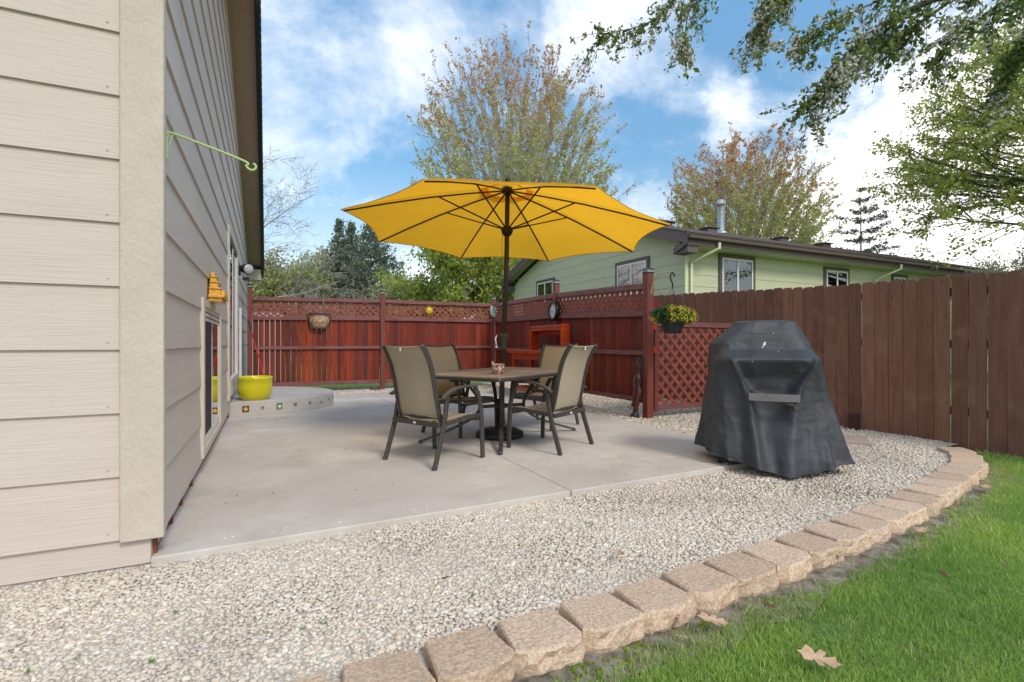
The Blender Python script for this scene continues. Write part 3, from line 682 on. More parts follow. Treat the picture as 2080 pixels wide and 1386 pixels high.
def stones(name, sp, ymin, ymax, size, base, faces):
    xs_ = np.arange(-6.5, 6.5, sp); ys_ = np.arange(1.2, 11.9, sp); X, Y = np.meshgrid(xs_, ys_); P = np.stack([X.ravel(), Y.ravel()], 1)
    P += rng.uniform(-.5, .5, P.shape)*sp
    c = camxy(P); k = (c[:, 1] > ymin) & (c[:, 1] <= ymax) & (np.abs(c[:, 0]) < c[:, 1]*1.08+.8)
    P = P[k]; c = c[k]
    # inside bed: beyond the edging, off the patio, outside the house
    k = (P[:, 1] > ybord(P[:, 0])+.10+.012*rng.normal(size=len(P))) & (~in_poly(P, patpoly)) & ((P[:, 0] > -.5) | (P[:, 1] < 2.93)) & (P[:, 0] < 6.49) & ((P[:, 0] < 6.05) | (P[:, 1] > 2.85))
    P = P[k]; n = len(P)
    S = size*np.exp(rng.normal(0, .22, n)); sc3 = np.stack([np.ones(n), rng.uniform(.6, .95, n), rng.uniform(.35, .6, n)], 1)*S[:, None]
    nv = len(base); B = base[None]*(1+rng.uniform(-.30, .24, (n, nv, 1)))+rng.uniform(-.1, .1, (n, nv, 3))
    B = B*sc3[:, None, :]; Rm = rotm(n); B = np.einsum('nij,nvj->nvi', Rm, B); B[:, :, 2] *= .62
    z = .045+.004*np.maximum(0, P[:, 1]-3)+rng.uniform(.0, .0045, n)+.004*np.sin(P[:, 0]*5.1+1)*np.sin(P[:, 1]*6.3)
    B += np.stack([P[:, 0], P[:, 1], z], 1)[:, None, :]
    pal = np.array([(.60, .55, .47), (.66, .62, .55), (.52, .46, .39), (.62, .53, .42), (.50, .48, .45), (.70, .67, .62), (.42, .36, .31), (.56, .47, .42)]); pal = pal*.62+pal.mean(0)*.38*1.06
    ci = rng.choice(len(pal), n, p=[.2, .2, .14, .12, .1, .12, .05, .07]); Cc = pal[ci]*rng.uniform(.86, 1.1, (n, 1))
    dirt = np.array([mnoise.noise((float(p[0])*1.1, float(p[1])*1.1, 4.)) for p in P]); Cc = Cc*(1-.22*np.clip(dirt*2, 0, 1))[:, None]
    F = (faces[None]+(np.arange(n)*nv)[:, None, None]).reshape(-1, 3)
    o = np_mesh(name, B.reshape(-1, 3), F, 3, M['stone'], np.repeat(Cc, nv, 0)); tag(o, kind='stuff'); return n
stones('gravel', .0152, .7, 3.3, .0138, ICO, ICF)
stones('gravel', .0200, 3.3, 6.0, .0165, CUB, CBF)
stones('gravel', .034, 6.0, 14, .026, CUB, CBF)

# ------------------------------------------------------------------ grass
def blades(name, dens, y0, y1, hgt, wid):
    A = (y1-y0)*(y1*1.1); XM = y1*1.06+1.3; n = int(dens*(y1-y0)*(XM+.4)*.8)
    Yc = rng.uniform(y0, y1, n); Xc = rng.uniform(-.4, XM, n); k = Xc < Yc*1.06+1.3; Xc, Yc = Xc[k], Yc[k]
    P = np.stack([CS*Xc+SN*Yc, -SN*Xc+CS*Yc], 1)
    dist = ybord(P[:, 0])-.11-P[:, 1]
    nz = np.array([mnoise.noise((float(p[0])*2.3, float(p[1])*2.3, 1.)) + .5*mnoise.noise((float(p[0])*7, float(p[1])*7, 5.)) for p in P])
    nz2 = np.array([mnoise.noise((float(p[0])*1.0, float(p[1])*1.0, 9.)) for p in P])
    strip = .0+.13*np.clip(nz+.15, 0, 1.2)
    pr_ = np.clip((dist-strip)/.12, 0, 1)*np.where(nz+.6*nz2 < -.62, .25, 1.0)
    pr_ = np.where(dist > .0, np.maximum(pr_, .03), 0)
    k = (rng.uniform(size=len(P)) < pr_) & (P[:, 0] < 6.44); P = P[k]; nz = nz[k]; nz2 = nz2[k]; dist = dist[k]; n = len(P)
    h = hgt*np.exp(rng.normal(0, .28, n))*(.75+.5*np.clip(nz+.5, 0, 1)); w = wid*rng.uniform(.7, 1.3, n)
    an = rng.uniform(0, 2*PI, n); ln = rng.uniform(.15, .95, n)*h; la = rng.uniform(0, 2*PI, n)
    dx, dy = np.cos(an)*w, np.sin(an)*w; lx, ly = np.cos(la)*ln, np.sin(la)*ln
    z0 = np.zeros(n)
    V = np.stack([np.stack([P[:, 0]-dx, P[:, 1]-dy, z0], 1), np.stack([P[:, 0]+dx, P[:, 1]+dy, z0], 1),
                  np.stack([P[:, 0]+lx*.35+dx*.8, P[:, 1]+ly*.35+dy*.8, h*.55], 1), np.stack([P[:, 0]+lx*.35-dx*.8, P[:, 1]+ly*.35-dy*.8, h*.55], 1),
                  np.stack([P[:, 0]+lx, P[:, 1]+ly, h*rng.uniform(.75, 1, n)], 1)], 1)
    b = (np.arange(n)*5)[:, None]; F = np.concatenate([b+np.array([0, 1, 2]), b+np.array([0, 2, 3]), b+np.array([3, 2, 4])])
    g1 = np.array([.24, .42, .09]); g2 = np.array([.46, .62, .14]); g3 = np.array([.66, .60, .36])
    t = np.clip(.5+.9*nz2+.5*nz+rng.normal(0, .28, n), 0, 1)[:, None]; Cc = g1*(1-t)+g2*t
    dry = (rng.uniform(size=n) < .07+.30*np.clip(-nz-.35, 0, .6)+.25*np.clip(.25-dist, 0, .25)*4)[:, None]; Cc = np.where(dry, g3*rng.uniform(.7, 1.1, (n, 1)), Cc)
    Cc = Cc*rng.uniform(.8, 1.2, (n, 1))
    o = np_mesh(name, V.reshape(-1, 3), F, 3, M['grass'], np.repeat(Cc, 5, 0)); tag(o, 'fine bright green lawn grass', 'grass', kind='stuff')
blades('grass', 36000, .8, 2.6, .027, .0013)
blades('grass', 18000, 2.6, 4.6, .030, .0019)
blades('grass', 9000, 4.6, 8.0, .034, .003)
# moss cushions along the blocks
mb = MB()
for (x, dy, r) in [(.95, .17, .05), (1.05, .19, .06), (1.2, .16, .045), (1.55, .17, .03), (1.95, .2, .03), (.72, .16, .03), (6.3, -.1, .10), (6.2, .0, .09), (6.36, -.25, .1), (6.1, .18, .08), (5.95, .25, .05)]:
    yb = float(ybord(x))-dy
    for _ in range(26):
        a = random.uniform(0, 2*PI); q = r*math.sqrt(random.random()); cx_, cy_ = x+q*math.cos(a)*1.4, yb+q*math.sin(a)*.7; rr = random.uniform(.006, .013)*(1 if r < .08 else 1.8)
        mb.add([(cx_+rr*math.cos(t)*s_, cy_+rr*math.sin(t)*s_, z) for (z, s_) in ((0, 1), (rr*.6, .75)) for t in np.linspace(0, 2*PI, 7)[:-1]]+[(cx_, cy_, rr*.95)],
               [(k, (k+1) % 6, 6+(k+1) % 6, 6+k) for k in range(6)]+[(6+k, 6+(k+1) % 6, 12) for k in range(6)], (random.uniform(.16, .24), random.uniform(.24, .32), .02))
tag(mb.build('moss', M['grass'], smooth=True), 'yellow green moss cushions by the edging', 'moss', kind='stuff')

# ------------------------------------------------------------------ trees
def rv(s=1.): return Vector((random.gauss(0, s), random.gauss(0, s), random.gauss(0, s)))
class Tree:
    def __init__(s): s.mb = MB(); s.tips = []; s.trunk = MB()
    def branch(s, p, d, L, r, lev, P):
        n = P['seg'][lev]; pts = [p.copy()]; q = p.copy(); dd = d.normalized()
        for i in range(n):
            dd = (dd+rv(P['wig'][lev])+Vector((0, 0, P['up'][lev]))).normalized(); q = q+dd*L/n; pts.append(q.copy())
        rs = [r*(1-.75*i/n) for i in range(n+1)]
        (s.trunk if lev == 0 else s.mb).tube(pts, rs, P['sides'][lev], cap=False)
        if lev == len(P['kids']):
            for i in range(1, n+1): s.tips.append((pts[i], dd))
            return
        k = P['kids'][lev]
        for i in range(k):
            t = P['t0'][lev]+(1-P['t0'][lev])*(i+random.random()*.8)/k; f = t*n; i0 = min(int(f), n-1); base = pts[i0].lerp(pts[i0+1], f-i0)
            ax = (pts[i0+1]-pts[i0]).normalized(); ph = i*2.4+random.uniform(-.5, .5)
            o1 = ax.orthogonal().normalized(); o2 = ax.cross(o1); side = o1*math.cos(ph)+o2*math.sin(ph)
            an = R(P['ang'][lev])*random.uniform(.75, 1.25)
            nd = ax*math.cos(an)+side*math.sin(an)
            ll = L*P['len'][lev]*random.uniform(.75, 1.2)*(1-P['tap'][lev]*t)
            s.branch(base, nd, ll, max(r*(1-.75*t)*P['rr'][lev], P['rmin']), lev+1, P)
def leaves(tips, npt, spread, size, colf, aspect=1.0, drop=None, petal=False):
    T = np.array([list(t[0]) for t in tips]); n = len(T)*npt; C0 = np.repeat(T, npt, 0)+rng.normal(0, spread, (n, 3))
    S = size*np.exp(rng.normal(0, .25, n)); Rm = rotm(n)
    q = np.array([(-.5, 0, 0), (0, -.5*aspect, .08), (.5, 0, 0), (0, .5*aspect, .08)]); V = np.einsum('nij,vj->nvi', Rm, q)*S[:, None, None]+C0[:, None]
    F = np.arange(n*4).reshape(n, 4); return V.reshape(-1, 3), F, np.repeat(colf(C0), 4, 0)
def finish(tr, root, name_leaf, LV, bark='bark', loc=None):
    o = Vector(root.location)
    for mb, nm in ((tr.trunk, 'trunk'), (tr.mb, 'branches')):
        if mb.v:
            mb.v = [(x-o.x, y-o.y, z-o.z) for x, y, z in mb.v]; mb.build(nm, M[bark], root, True)
    if LV is not None:
        V, F, Cc = LV; V = V-np.array([o.x, o.y, o.z]); np_mesh(name_leaf, V, F, 4, M['leaf'], Cc, root)
def mixc(pal, n, var=.15):
    pal = np.array(pal); return pal[rng.integers(0, len(pal), n)]*rng.uniform(1-var, 1+var, (n, 1))
def fan(t, base, trunk_h, r0, cz, rx, rzu, rzd, nl, ntw, az=None, start=(.3, 1.), th=(6, 112), droop=0., twl=(.7, 1.5), up=.5, lr=.07, sub=4, upc=.62):
    top = base+Vector((0, 0, trunk_h)); t.trunk.tube([base, base+Vector((.03, .02, trunk_h*.5)), top, top+Vector((.05, 0, trunk_h*.9))], [r0, r0*.8, r0*.6, r0*.2], 8, cap=False)
    cen = base+Vector((0, 0, cz))
    for i in range(nl):
        a = i*2.39996+random.uniform(-.2, .2) if az is None else random.uniform(*az)
        c_ = math.cos(R(th[0]))+(math.cos(R(th[1]))-math.cos(R(th[0])))*((i+.5)/nl); ph = math.acos(c_)
        rz_ = rzu if c_ > 0 else rzd; k = random.uniform(.84, 1.0)
        tg = cen+Vector((rx*math.sin(ph)*math.cos(a), rx*math.sin(ph)*math.sin(a), rz_*c_))*k
        tg = cen+(tg-cen)
        h0 = trunk_h*(start[0]+(start[1]-start[0])*(1-ph/PI)*random.uniform(.6, 1.2)); p0 = base+Vector((0, 0, min(h0, trunk_h*1.7)))
        d = tg-p0; ctl = p0+Vector((d.x*(1-upc), d.y*(1-upc), d.z*.45+abs(d.length)*.12*up*2-droop*.1)); n = 10; pts = []
        for q in range(n+1):
            u_ = q/n; p = p0*(1-u_)**2+ctl*2*u_*(1-u_)+tg*u_*u_; pts.append(p+rv(.04*d.length/8)*u_)
        t.mb.tube(pts, [max(.012, lr*(1-.85*q/n)) for q in range(n+1)], 5, cap=False)
        subs = [(pts, .30, ntw)]
        for q in range(sub):
            i0 = random.randint(3, n-2); dd = (pts[i0+1]-pts[i0]).normalized(); sd_ = (dd+rv(.42)+Vector((0, 0, up*.35))).normalized(); L = d.length*(1-i0/n)*random.uniform(.55, .85)+.3
            sp2 = [pts[i0]+sd_*L*w_/5+Vector((0, 0, up*.10*L*(w_/5)**2-droop*.12*L*(w_/5)**2))+rv(.03) for w_ in range(6)]
            t.mb.tube(sp2, [max(.009, lr*.4*(1-.8*w_/5)) for w_ in range(6)], 4, cap=False); subs.append((sp2, .15, max(3, ntw//2)))
        for ps, f0, nn in subs:
            m = len(ps)-1
            for w_ in range(nn):
                f = (f0+(1-f0)*(w_+random.random())/nn)*m; j0 = min(int(f), m-1); p = ps[j0].lerp(ps[j0+1], f-j0); dd = (ps[j0+1]-ps[j0]).normalized()
                out_ = (p-(base+Vector((0, 0, p.z-base.z)))).normalized() if (p-base).xy.length > .2 else Vector((0, 0, 1))
                td = (dd*.9+out_*.25+rv(.33)+Vector((0, 0, up*.55-droop*.5))).normalized(); L = random.uniform(*twl); tp = [p+td*L*z_/3+Vector((0, 0, (up*.14-droop*.12)*L*(z_/3)**2)) for z_ in range(4)]
                t.mb.tube(tp, [.010, .008, .006, .004], 3, cap=False)
                for z_ in range(6): g_ = random.uniform(.2, 1)*3; k0 = min(int(g_), 2); t.tips.append((tp[k0].lerp(tp[k0+1], g_-k0), td))
def maple(X, Y, th_, cz, rx, rzu, rzd, label, seed, npt=5, sz=.13, redz=.5, nl=60, ntw=9):
    random.seed(seed); w = W(X, Y); root = empty('maple_tree', (w[0], w[1], 0), label=label, cat='tree')
    t = Tree(); fan(t, Vector((w[0], w[1], 0)), th_, .28, cz, rx, rzu, rzd, nl, ntw, th=(3, 122), twl=(.5, 1.05), lr=.05, upc=.56, start=(.35, 1.5))
    zs = [p[0].z for p in t.tips]; zmin, zmax = cz-rzd, cz+rzu
    def cf(C0):
        n = len(C0); rad = np.hypot(C0[:, 0]-w[0], C0[:, 1]-w[1])/rx
        h = (C0[:, 2]-zmin)/(zmax-zmin)
        pr_ = np.clip((h-redz)*2.6+.15+rng.normal(0, .22, n), 0, 1)
        red = mixc([(.58, .27, .14), (.66, .36, .19), (.50, .24, .13), (.56, .40, .18)], n); gr = mixc([(.54, .56, .20), (.60, .62, .27), (.46, .50, .17), (.56, .50, .24)], n)
        return np.where((rng.uniform(size=n) < pr_)[:, None], red, gr)
    finish(t, root, 'leaves', leaves(t.tips, npt, .07, sz, cf, .7)); print('maple', len(t.tips))
maple(.15, 27, 3.4, 9.3, 5.6, 8.2, 5.4, 'large budding maple with rusty crown rising behind the yellow umbrella', 3, npt=4, nl=120, ntw=9, sz=.105)
maple(15.6, 34, 4.0, 9.6, 5.6, 5.6, 5.5, 'rusty green budding maple behind the green house roof', 11, npt=4, redz=.52, sz=.13, nl=100, ntw=8)

# leafy maple at the right edge
random.seed(5)
w = W(21.6, 14.5); root = empty('leafy_tree', (w[0], w[1], 0), label='light green leafing tree reaching in from the right behind brown fence', cat='tree')
t = Tree(); B0 = Vector((w[0], w[1], 0)); azl = math.pi-TH
fan(t, B0, 5.2, .34, 7.6, 9.3, 6.3, 3.4, 54, 10, az=(azl-1.25, azl+1.25), start=(.35, 1.6), th=(18, 112), droop=.35, twl=(.5, 1.1), up=.12, lr=.07, sub=5, upc=.25)
fan(t, B0, 5.2, .34, 7.4, 8.0, 6.5, 3.5, 14, 5, az=(azl+1.3, azl+5.0), start=(.35, 1.6), th=(18, 105), droop=.3, up=.12, lr=.08, sub=3, upc=.25)
def cf(C0): return mixc([(.44, .50, .09), (.50, .55, .13), (.36, .43, .07), (.54, .56, .18)], len(C0))
finish(t, root, 'leaves', leaves(t.tips, 4, .10, .11, cf, .75), 'darkbark'); print('right tree', len(t.tips))

# bare tree behind the house on the left
random.seed(21); w = W(-14.2, 26); root = empty('bare_tree', (w[0], w[1], 0), label='bare leafless tree beyond the end of the beige house', cat='tree')
t = Tree(); P = dict(seg=[5, 7, 6, 5, 4], wig=[.03, .06, .09, .11, .12], up=[0, .01, .02, .0, -.02], sides=[7, 5, 4, 3, 3], kids=[16, 7, 6, 4], t0=[.2, .2, .15, .1], ang=[66, 36, 36, 38], len=[.95, .5, .5, .55], tap=[.45, .35, .3, .3], rr=[.42, .5, .5, .6], rmin=.010)
t.branch(Vector((w[0], w[1], 0)), Vector((0, 0, 1)), 8.2, .22, 0, P); finish(t, root, 'leaves', None)
# brownish bare shrub in front of the conifers
random.seed(8); w = W(-8.2, 24); root = empty('bare_shrub', (w[0], w[1], 0), label='pale brown leafless shrub in front of the dark conifers', cat='shrub')
t = Tree(); P = dict(seg=[2, 5, 5, 4], wig=[.03, .1, .14, .14], up=[0, .05, .03, .0], sides=[5, 4, 3, 3], kids=[20, 8, 7], t0=[.1, .2, .1], ang=[48, 40, 40], len=[3.4, .5, .5], tap=[.2, .3, .3], rr=[.5, .5, .6], rmin=.009)
t.branch(Vector((w[0], w[1], 0)), Vector((0, 0, 1)), 1.0, .06, 0, P); finish(t, root, 'leaves', None)

def budding(X, Y, h, wdt, label, seed, pal, npt=6, sz=.14, cat='tree'):
    random.seed(seed); w = W(X, Y); root = empty('budding_tree', (w[0], w[1], 0), label=label, cat=cat)
    t = Tree(); P = dict(seg=[4, 5, 4, 3], wig=[.03, .08, .1, .12], up=[0, .02, .02, .0], sides=[6, 4, 3, 3], kids=[18, 9, 6], t0=[.12, .15, .1], ang=[50, 36, 38], len=[wdt/h*1.25, .5, .5], tap=[.45, .3, .3], rr=[.5, .5, .6], rmin=.01)
    t.branch(Vector((w[0], w[1], 0)), Vector((0, 0, 1)), h*.86, .12, 0, P)
    finish(t, root, 'leaves', leaves(t.tips, npt, .18, sz, lambda C0: mixc(pal, len(C0), .2), .8))
YG = [(.34, .38, .13), (.40, .42, .17), (.28, .32, .10), (.42, .41, .2)]; PG = [(.44, .44, .27), (.38, .41, .22), (.48, .46, .3)]
budding(-15.2, 30, 5.6, 3.2, 'hazy pale green budding tree just right of the house eave', 31, PG, 4)
budding(-12.2, 33, 6.6, 3.2, 'hazy pale green budding tree left of the dark conifers', 32, PG, 4)
budding(-11.8, 27, 4.0, 3.0, 'low bright green bush above the left end of the back fence', 33, YG, 6)
budding(-4.6, 26, 3.6, 2.8, 'low pale budding bush right of the dark conifers', 34, PG, 4)
budding(-2.0, 24, 6.2, 3.6, 'bright yellow green tree under the umbrella left of the green house', 35, [(.36, .44, .09), (.42, .48, .12), (.30, .38, .07)], 7, .14)
budding(.1, 25.5, 5.2, 2.4, 'small yellow green tree beside the green house eave', 38, [(.36, .44, .09), (.42, .48, .12), (.30, .38, .07)], 7, .14)
budding(-7.5, 31, 3.6, 3.0, 'low green bush under the dark conifers', 36, YG, 6)
budding(16.0, 16, 3.45, 1.9, 'pale flowering shrub top at the far end of the brown fence', 37, [(.45, .44, .33), (.38, .40, .24)], 6, .06)

def conifer(X, Y, h, wdt, label, seed, pal, dens=1., lean=0, sparse=False, z0=.06, name='spruce_tree'):
    random.seed(seed); w = W(X, Y); root = empty(name, (w[0], w[1], 0), label=label, cat='tree'); base = Vector((w[0], w[1], 0))
    t = Tree(); top = base+Vector((0, 0, h)); t.trunk.tube([base, base+Vector((0, 0, h*.5)), top], [.16, .10, .015], 6, cap=False)
    z = h*z0+.3; tips = []
    while z < h*.985:
        f = (z/h); L = wdt*(1-f)**.8*random.uniform(.75, 1.1)+.12; nb = 6 if not sparse else random.choice([3, 4, 5]); ph = random.random()*6
        for k in range(nb):
            a = ph+k*2*PI/nb+random.uniform(-.3, .3); Lk = L*random.uniform(.65, 1.1)*(random.uniform(.5, 1.2) if sparse else 1); d = Vector((math.cos(a), math.sin(a), .18-.35*(1-f)))
            p0 = base+Vector((0, 0, z)); pts = [p0+d*Lk*s_+Vector((0, 0, .12*Lk*s_*s_)) for s_ in (0, .35, .7, 1)]
            t.mb.tube(pts, [.03, .02, .012, .005], 3, cap=False)
            m = max(3, int(Lk*9*dens))
            for i in range(m):
                s_ = .18+.82*(i+random.random())/m; p = p0+d*Lk*s_+Vector((0, 0, .12*Lk*s_*s_)); sw = .30*Lk*(1.05-s_)+.05
                for _ in range(2): tips.append((p+Vector((random.gauss(0, sw*.5), random.gauss(0, sw*.5), random.gauss(-.04, .06))), d))
        z += h*(.032 if not sparse else .055)*random.uniform(.8, 1.2)
    finish(t, root, 'needles', leaves(tips, 3 if not sparse else 3, .07, .19, lambda C0: mixc(pal, len(C0), .3), .45), 'bark')
DG = [(.17, .23, .15), (.21, .27, .18), (.14, .19, .13), (.25, .30, .2)]
conifer(-10.25, 30, 8.6, 1.7, 'slim dark spruce with pointed top left of the pair behind the back fence', 41, DG, 1.2)
conifer(-9.75, 30.6, 8.4, 1.7, 'slim dark spruce right of the pair with pointed tops', 42, DG, 1.2)
conifer(-8.1, 29, 8.1, 5.0, 'broad blue green pine behind the middle of the back fence', 43, [(.21, .27, .18), (.25, .31, .22), (.17, .22, .16)], .8, name='pine_tree')
conifer(27.6, 40, 13.6, 5.6, 'sparse spruce against white cloud right of the green house roof', 44, [(.16, .19, .15), (.12, .15, .12)], 1.3, sparse=True)

# distant belt of shrubs and trees closing the horizon
n = 52000; Yc = rng.uniform(42, 90, n); Xc = rng.uniform(-1.25, 1.25, n)*Yc
hh = 2.4+1.3*np.array([mnoise.noise((float(x)*.11, float(y)*.05, 0.)) for x, y in zip(Xc, Yc)]); zz_ = rng.uniform(0, 1, n)**.8*hh*(Yc/50)
Cn = np.stack([CS*Xc+SN*Yc, -SN*Xc+CS*Yc, zz_], 1); Rm = rotm(n); q = np.array([(-.5, -.4, 0), (.5, -.4, 0), (.5, .4, 0), (-.5, .4, 0)])*.75
V = np.einsum('nij,vj->nvi', Rm, q)+Cn[:, None]
o = np_mesh('far_shrubs', V.reshape(-1, 3), np.arange(n*4).reshape(n, 4), 4, M['leaf'], np.repeat(mixc([(.13, .17, .07), (.18, .22, .09), (.2, .2, .13), (.09, .13, .06)], n, .25), 4, 0)); tag(o, 'distant belt of green shrubs', 'shrubs', kind='stuff')

# ------------------------------------------------------------------ flowering crab apple overhead (trunk to the right, outside the frame)
random.seed(77)
tw = W(6.4, 3.0); ab = empty('apple_tree', (tw[0], tw[1], 0), label='white flowering crab apple whose leafy boughs hang in from the upper right', cat='tree'); AO = Vector((tw[0], tw[1], 0))
at_ = Tree()
at_.trunk.tube([AO, AO+Vector((0, 0, 1.6)), AO+Vector((-.1, .1, 2.9))], [.16, .13, .11], 9, cap=False)
def uv(u, v, Y): return W3((u-1040)/1027.*Y, Y, 1.1+(697-v)/1027.*Y)
fork = AO+Vector((-.1, .1, 2.9))
limbs = [  # where each bough runs, read from its place over the yard
    [fork, uv(2300, -150, 4.2), uv(2000, -110, 4.6), uv(1720, -70, 4.9), uv(1440, -60, 5.2), uv(1330, 40, 5.3), uv(1225, 70, 5.4)],
    [fork, uv(2200, -60, 3.9), uv(1960, -20, 4.2), uv(1830, 30, 4.4), uv(1740, 90, 4.5), uv(1690, 150, 4.6), uv(1640, 215, 4.7)],
    [fork, uv(2260, 60, 3.8), uv(2120, 60, 4.2), uv(2060, 110, 4.4), uv(2030, 180, 4.6)],
    [fork, uv(2250, 0, 4.4), uv(2080, -10, 4.7), uv(1960, 60, 5.0), uv(1900, 120, 5.1)],
    [uv(1720, -70, 4.9), uv(1600, -20, 5.0), uv(1560, 20, 5.0), uv(1545, 60, 5.1)],
    [uv(1960, -20, 4.2), uv(1850, 60, 4.5), uv(1790, 90, 4.6)],
    [uv(1440, -60, 5.2), uv(1400, 20, 5.2), uv(1390, 95, 5.2)],
    [uv(2000, -110, 4.6), uv(1880, -40, 4.6), uv(1720, 30, 4.6), uv(1620, 80, 4.7)],
]
twig_tips = []
for li, Lm in enumerate(limbs):
    pts = catmull([tuple(p) for p in Lm], 5); n = len(pts); r0 = .05 if li < 4 else .018
    at_.mb.tube(pts, [max(.004, r0*(1-i/n)**1.1) for i in range(n)], 5, cap=False)
    start = int(n*.25) if li < 4 else 2
    for i in range(start, n):
        if mnoise.noise(pts[i]*1.9+Vector((3, 1, 2))) < -.30 and i < n*.7: continue
        for _ in range(3):
            p = pts[i]; d = (pts[min(i+1, n-1)]-pts[max(i-1, 0)]).normalized()
            dd = (d*.5+rv(.5)+Vector((0, 0, -.5))).normalized(); L = random.uniform(.16, .52); q = p.copy(); tp = [q.copy()]
            for _k in range(5):
                dd = (dd+rv(.16)+Vector((0, 0, -.09))).normalized(); q = q+dd*L/5; tp.append(q.copy())
            at_.mb.tube(tp, [.004, .0036, .003, .0026, .002, .0016], 3, cap=False)
            for a_, b_ in zip(tp[:-1], tp[1:]):
                for _q in range(2): twig_tips.append((a_.lerp(b_, random.random()), dd))
def appleleaf(C0): return mixc([(.16, .22, .06), (.22, .29, .08), (.11, .17, .045), (.30, .36, .12)], len(C0), .2)
V1, F1, C1 = leaves(twig_tips, 3, .024, .050, appleleaf, .5)
bt = [t for t in twig_tips if mnoise.noise(Vector(t[0])*2.2) > -.02 and random.random() < .55]
V2, F2, C2 = leaves(bt, 7, .026, .030, lambda C0: mixc([(.75, .74, .74), (.80, .78, .78), (.78, .70, .72)], len(C0), .06), .9)
for mb, nm in ((at_.trunk, 'trunk'), (at_.mb, 'branches')):
    mb.v = [(x-AO.x, y-AO.y, z-AO.z) for x, y, z in mb.v]; mb.build(nm, M['darkbark'], ab, True)
np_mesh('leaves', V1-np.array(AO), F1, 4, M['leaf'], C1, ab); np_mesh('blossoms', V2-np.array(AO), F2, 4, M['leaf'], C2, ab)
print('apple', len(twig_tips), len(bt))
random.seed(99)

# ------------------------------------------------------------------ green neighbour house
gh = empty('house', (9.3, 9.4, 0), label='green lap sided bungalow with mauve brown eaves behind the fences', cat='house')
GO = Vector((9.3, 9.4, 0))
def gb(mb, name, m_, **k):
    par = k.pop('parent', gh); mb.v = [(x-GO.x, y-GO.y, z-GO.z) for x, y, z in mb.v]; return mb.build(name, m_, par, **k)
X0, Y0_, X1, Y1_ = 9.3, 9.4, 27.0, 19.1; YR = 14.15; EZ = 3.45; GS = .315
def grz(y): return EZ+.12+(YR-8.9-abs(y-YR))*GS
gb(MB().prism([(Y0_+.01, 0), (Y1_, 0), (Y1_, EZ), (YR, grz(YR)-.2), (Y0_+.01, EZ)], X0+.01, X1, axis='x'), 'wall', M['greensiding'])
z = .2
while z < 5.0:
    # gable side boards
    y0 = Y0_ if z < EZ-.1 else YR-(grz(YR)-.12-z)/GS+.0; y1 = 2*YR-y0 if z >= EZ-.1 else Y1_
    y0 = max(y0, Y0_); y1 = min(y1, Y1_); z1 = z+.298
    y0t = max(Y0_, YR-(grz(YR)-.12-z1)/GS); y1t = min(Y1_, 2*YR-y0t)
    if y1-y0 > .3 and y1t > y0t:
        gb(MB().hexa([(X0-.013, y0, z), (X0+.01, y0, z), (X0+.01, y1, z), (X0-.013, y1, z), (X0-.002, y0t, z1), (X0+.01, y0t, z1), (X0+.01, y1t, z1), (X0-.002, y1t, z1)]), 'siding_board', M['greensiding'])
    if z < EZ:
        zt_ = min(z1, EZ+.02)
        gb(MB().hexa([(X0+.04, Y0_-.013, z), (X1, Y0_-.013, z), (X1, Y0_+.01, z), (X0+.04, Y0_+.01, z), (X0+.04, Y0_-.002, zt_), (X1, Y0_-.002, zt_), (X1, Y0_+.01, zt_), (X0+.04, Y0_+.01, zt_)]), 'siding_board', M['greensiding'])
    z += .29
gb(MB().box(X0-.02, X0+.09, Y0_-.02, Y0_+.0, .1, EZ), 'corner_trim', M['greentrim'])
for s_ in (1, -1):
    ye = YR-s_*(YR-8.9); 
    def sl(x0, x1, d0, d1, ya=YR, yb=ye): 
        za, zb = grz(ya), grz(yb); return MB().hexa([(x0, ya, za+d0), (x1, ya, za+d0), (x1, yb, zb+d0), (x0, yb, zb+d0), (x0, ya, za+d1), (x1, ya, za+d1), (x1, yb, zb+d1), (x0, yb, zb+d1)])
    gb(sl(8.86, X1+.4, .10, .15), 'roof', M['roof'])
    gb(sl(8.87, 8.91, -.13, .099), 'fascia', M['mauve'])
    gb(sl(8.911, X0, .02, .05), 'soffit', M['greensiding'])
    gb(MB().box(8.90, X1+.4, min(ye, ye-s_*-.03), max(ye, ye+s_*.03), EZ-.02, EZ+.20), 'fascia', M['mauve'])
gb(MB().box(8.92, X1+.4, 8.93, Y0_, EZ-.03, EZ-.005), 'soffit', M['greensiding'])
gb(MB().prism([(8.94, EZ-.02), (8.88, EZ+.03), (9.32, EZ+.02), (9.34, EZ-.15), (9.3, EZ-.16)], 8.88, 8.93, axis='x'), 'eave_return', M['mauve'])
gb(MB().box(8.93, 9.28, 8.95, 9.42, EZ-.19, EZ-.03), 'eave_box', M['mauve'])
gb(MB().box(8.93, 9.28, 19.0, 19.5, EZ-.24, EZ+.02), 'eave_box', M['mauve'])
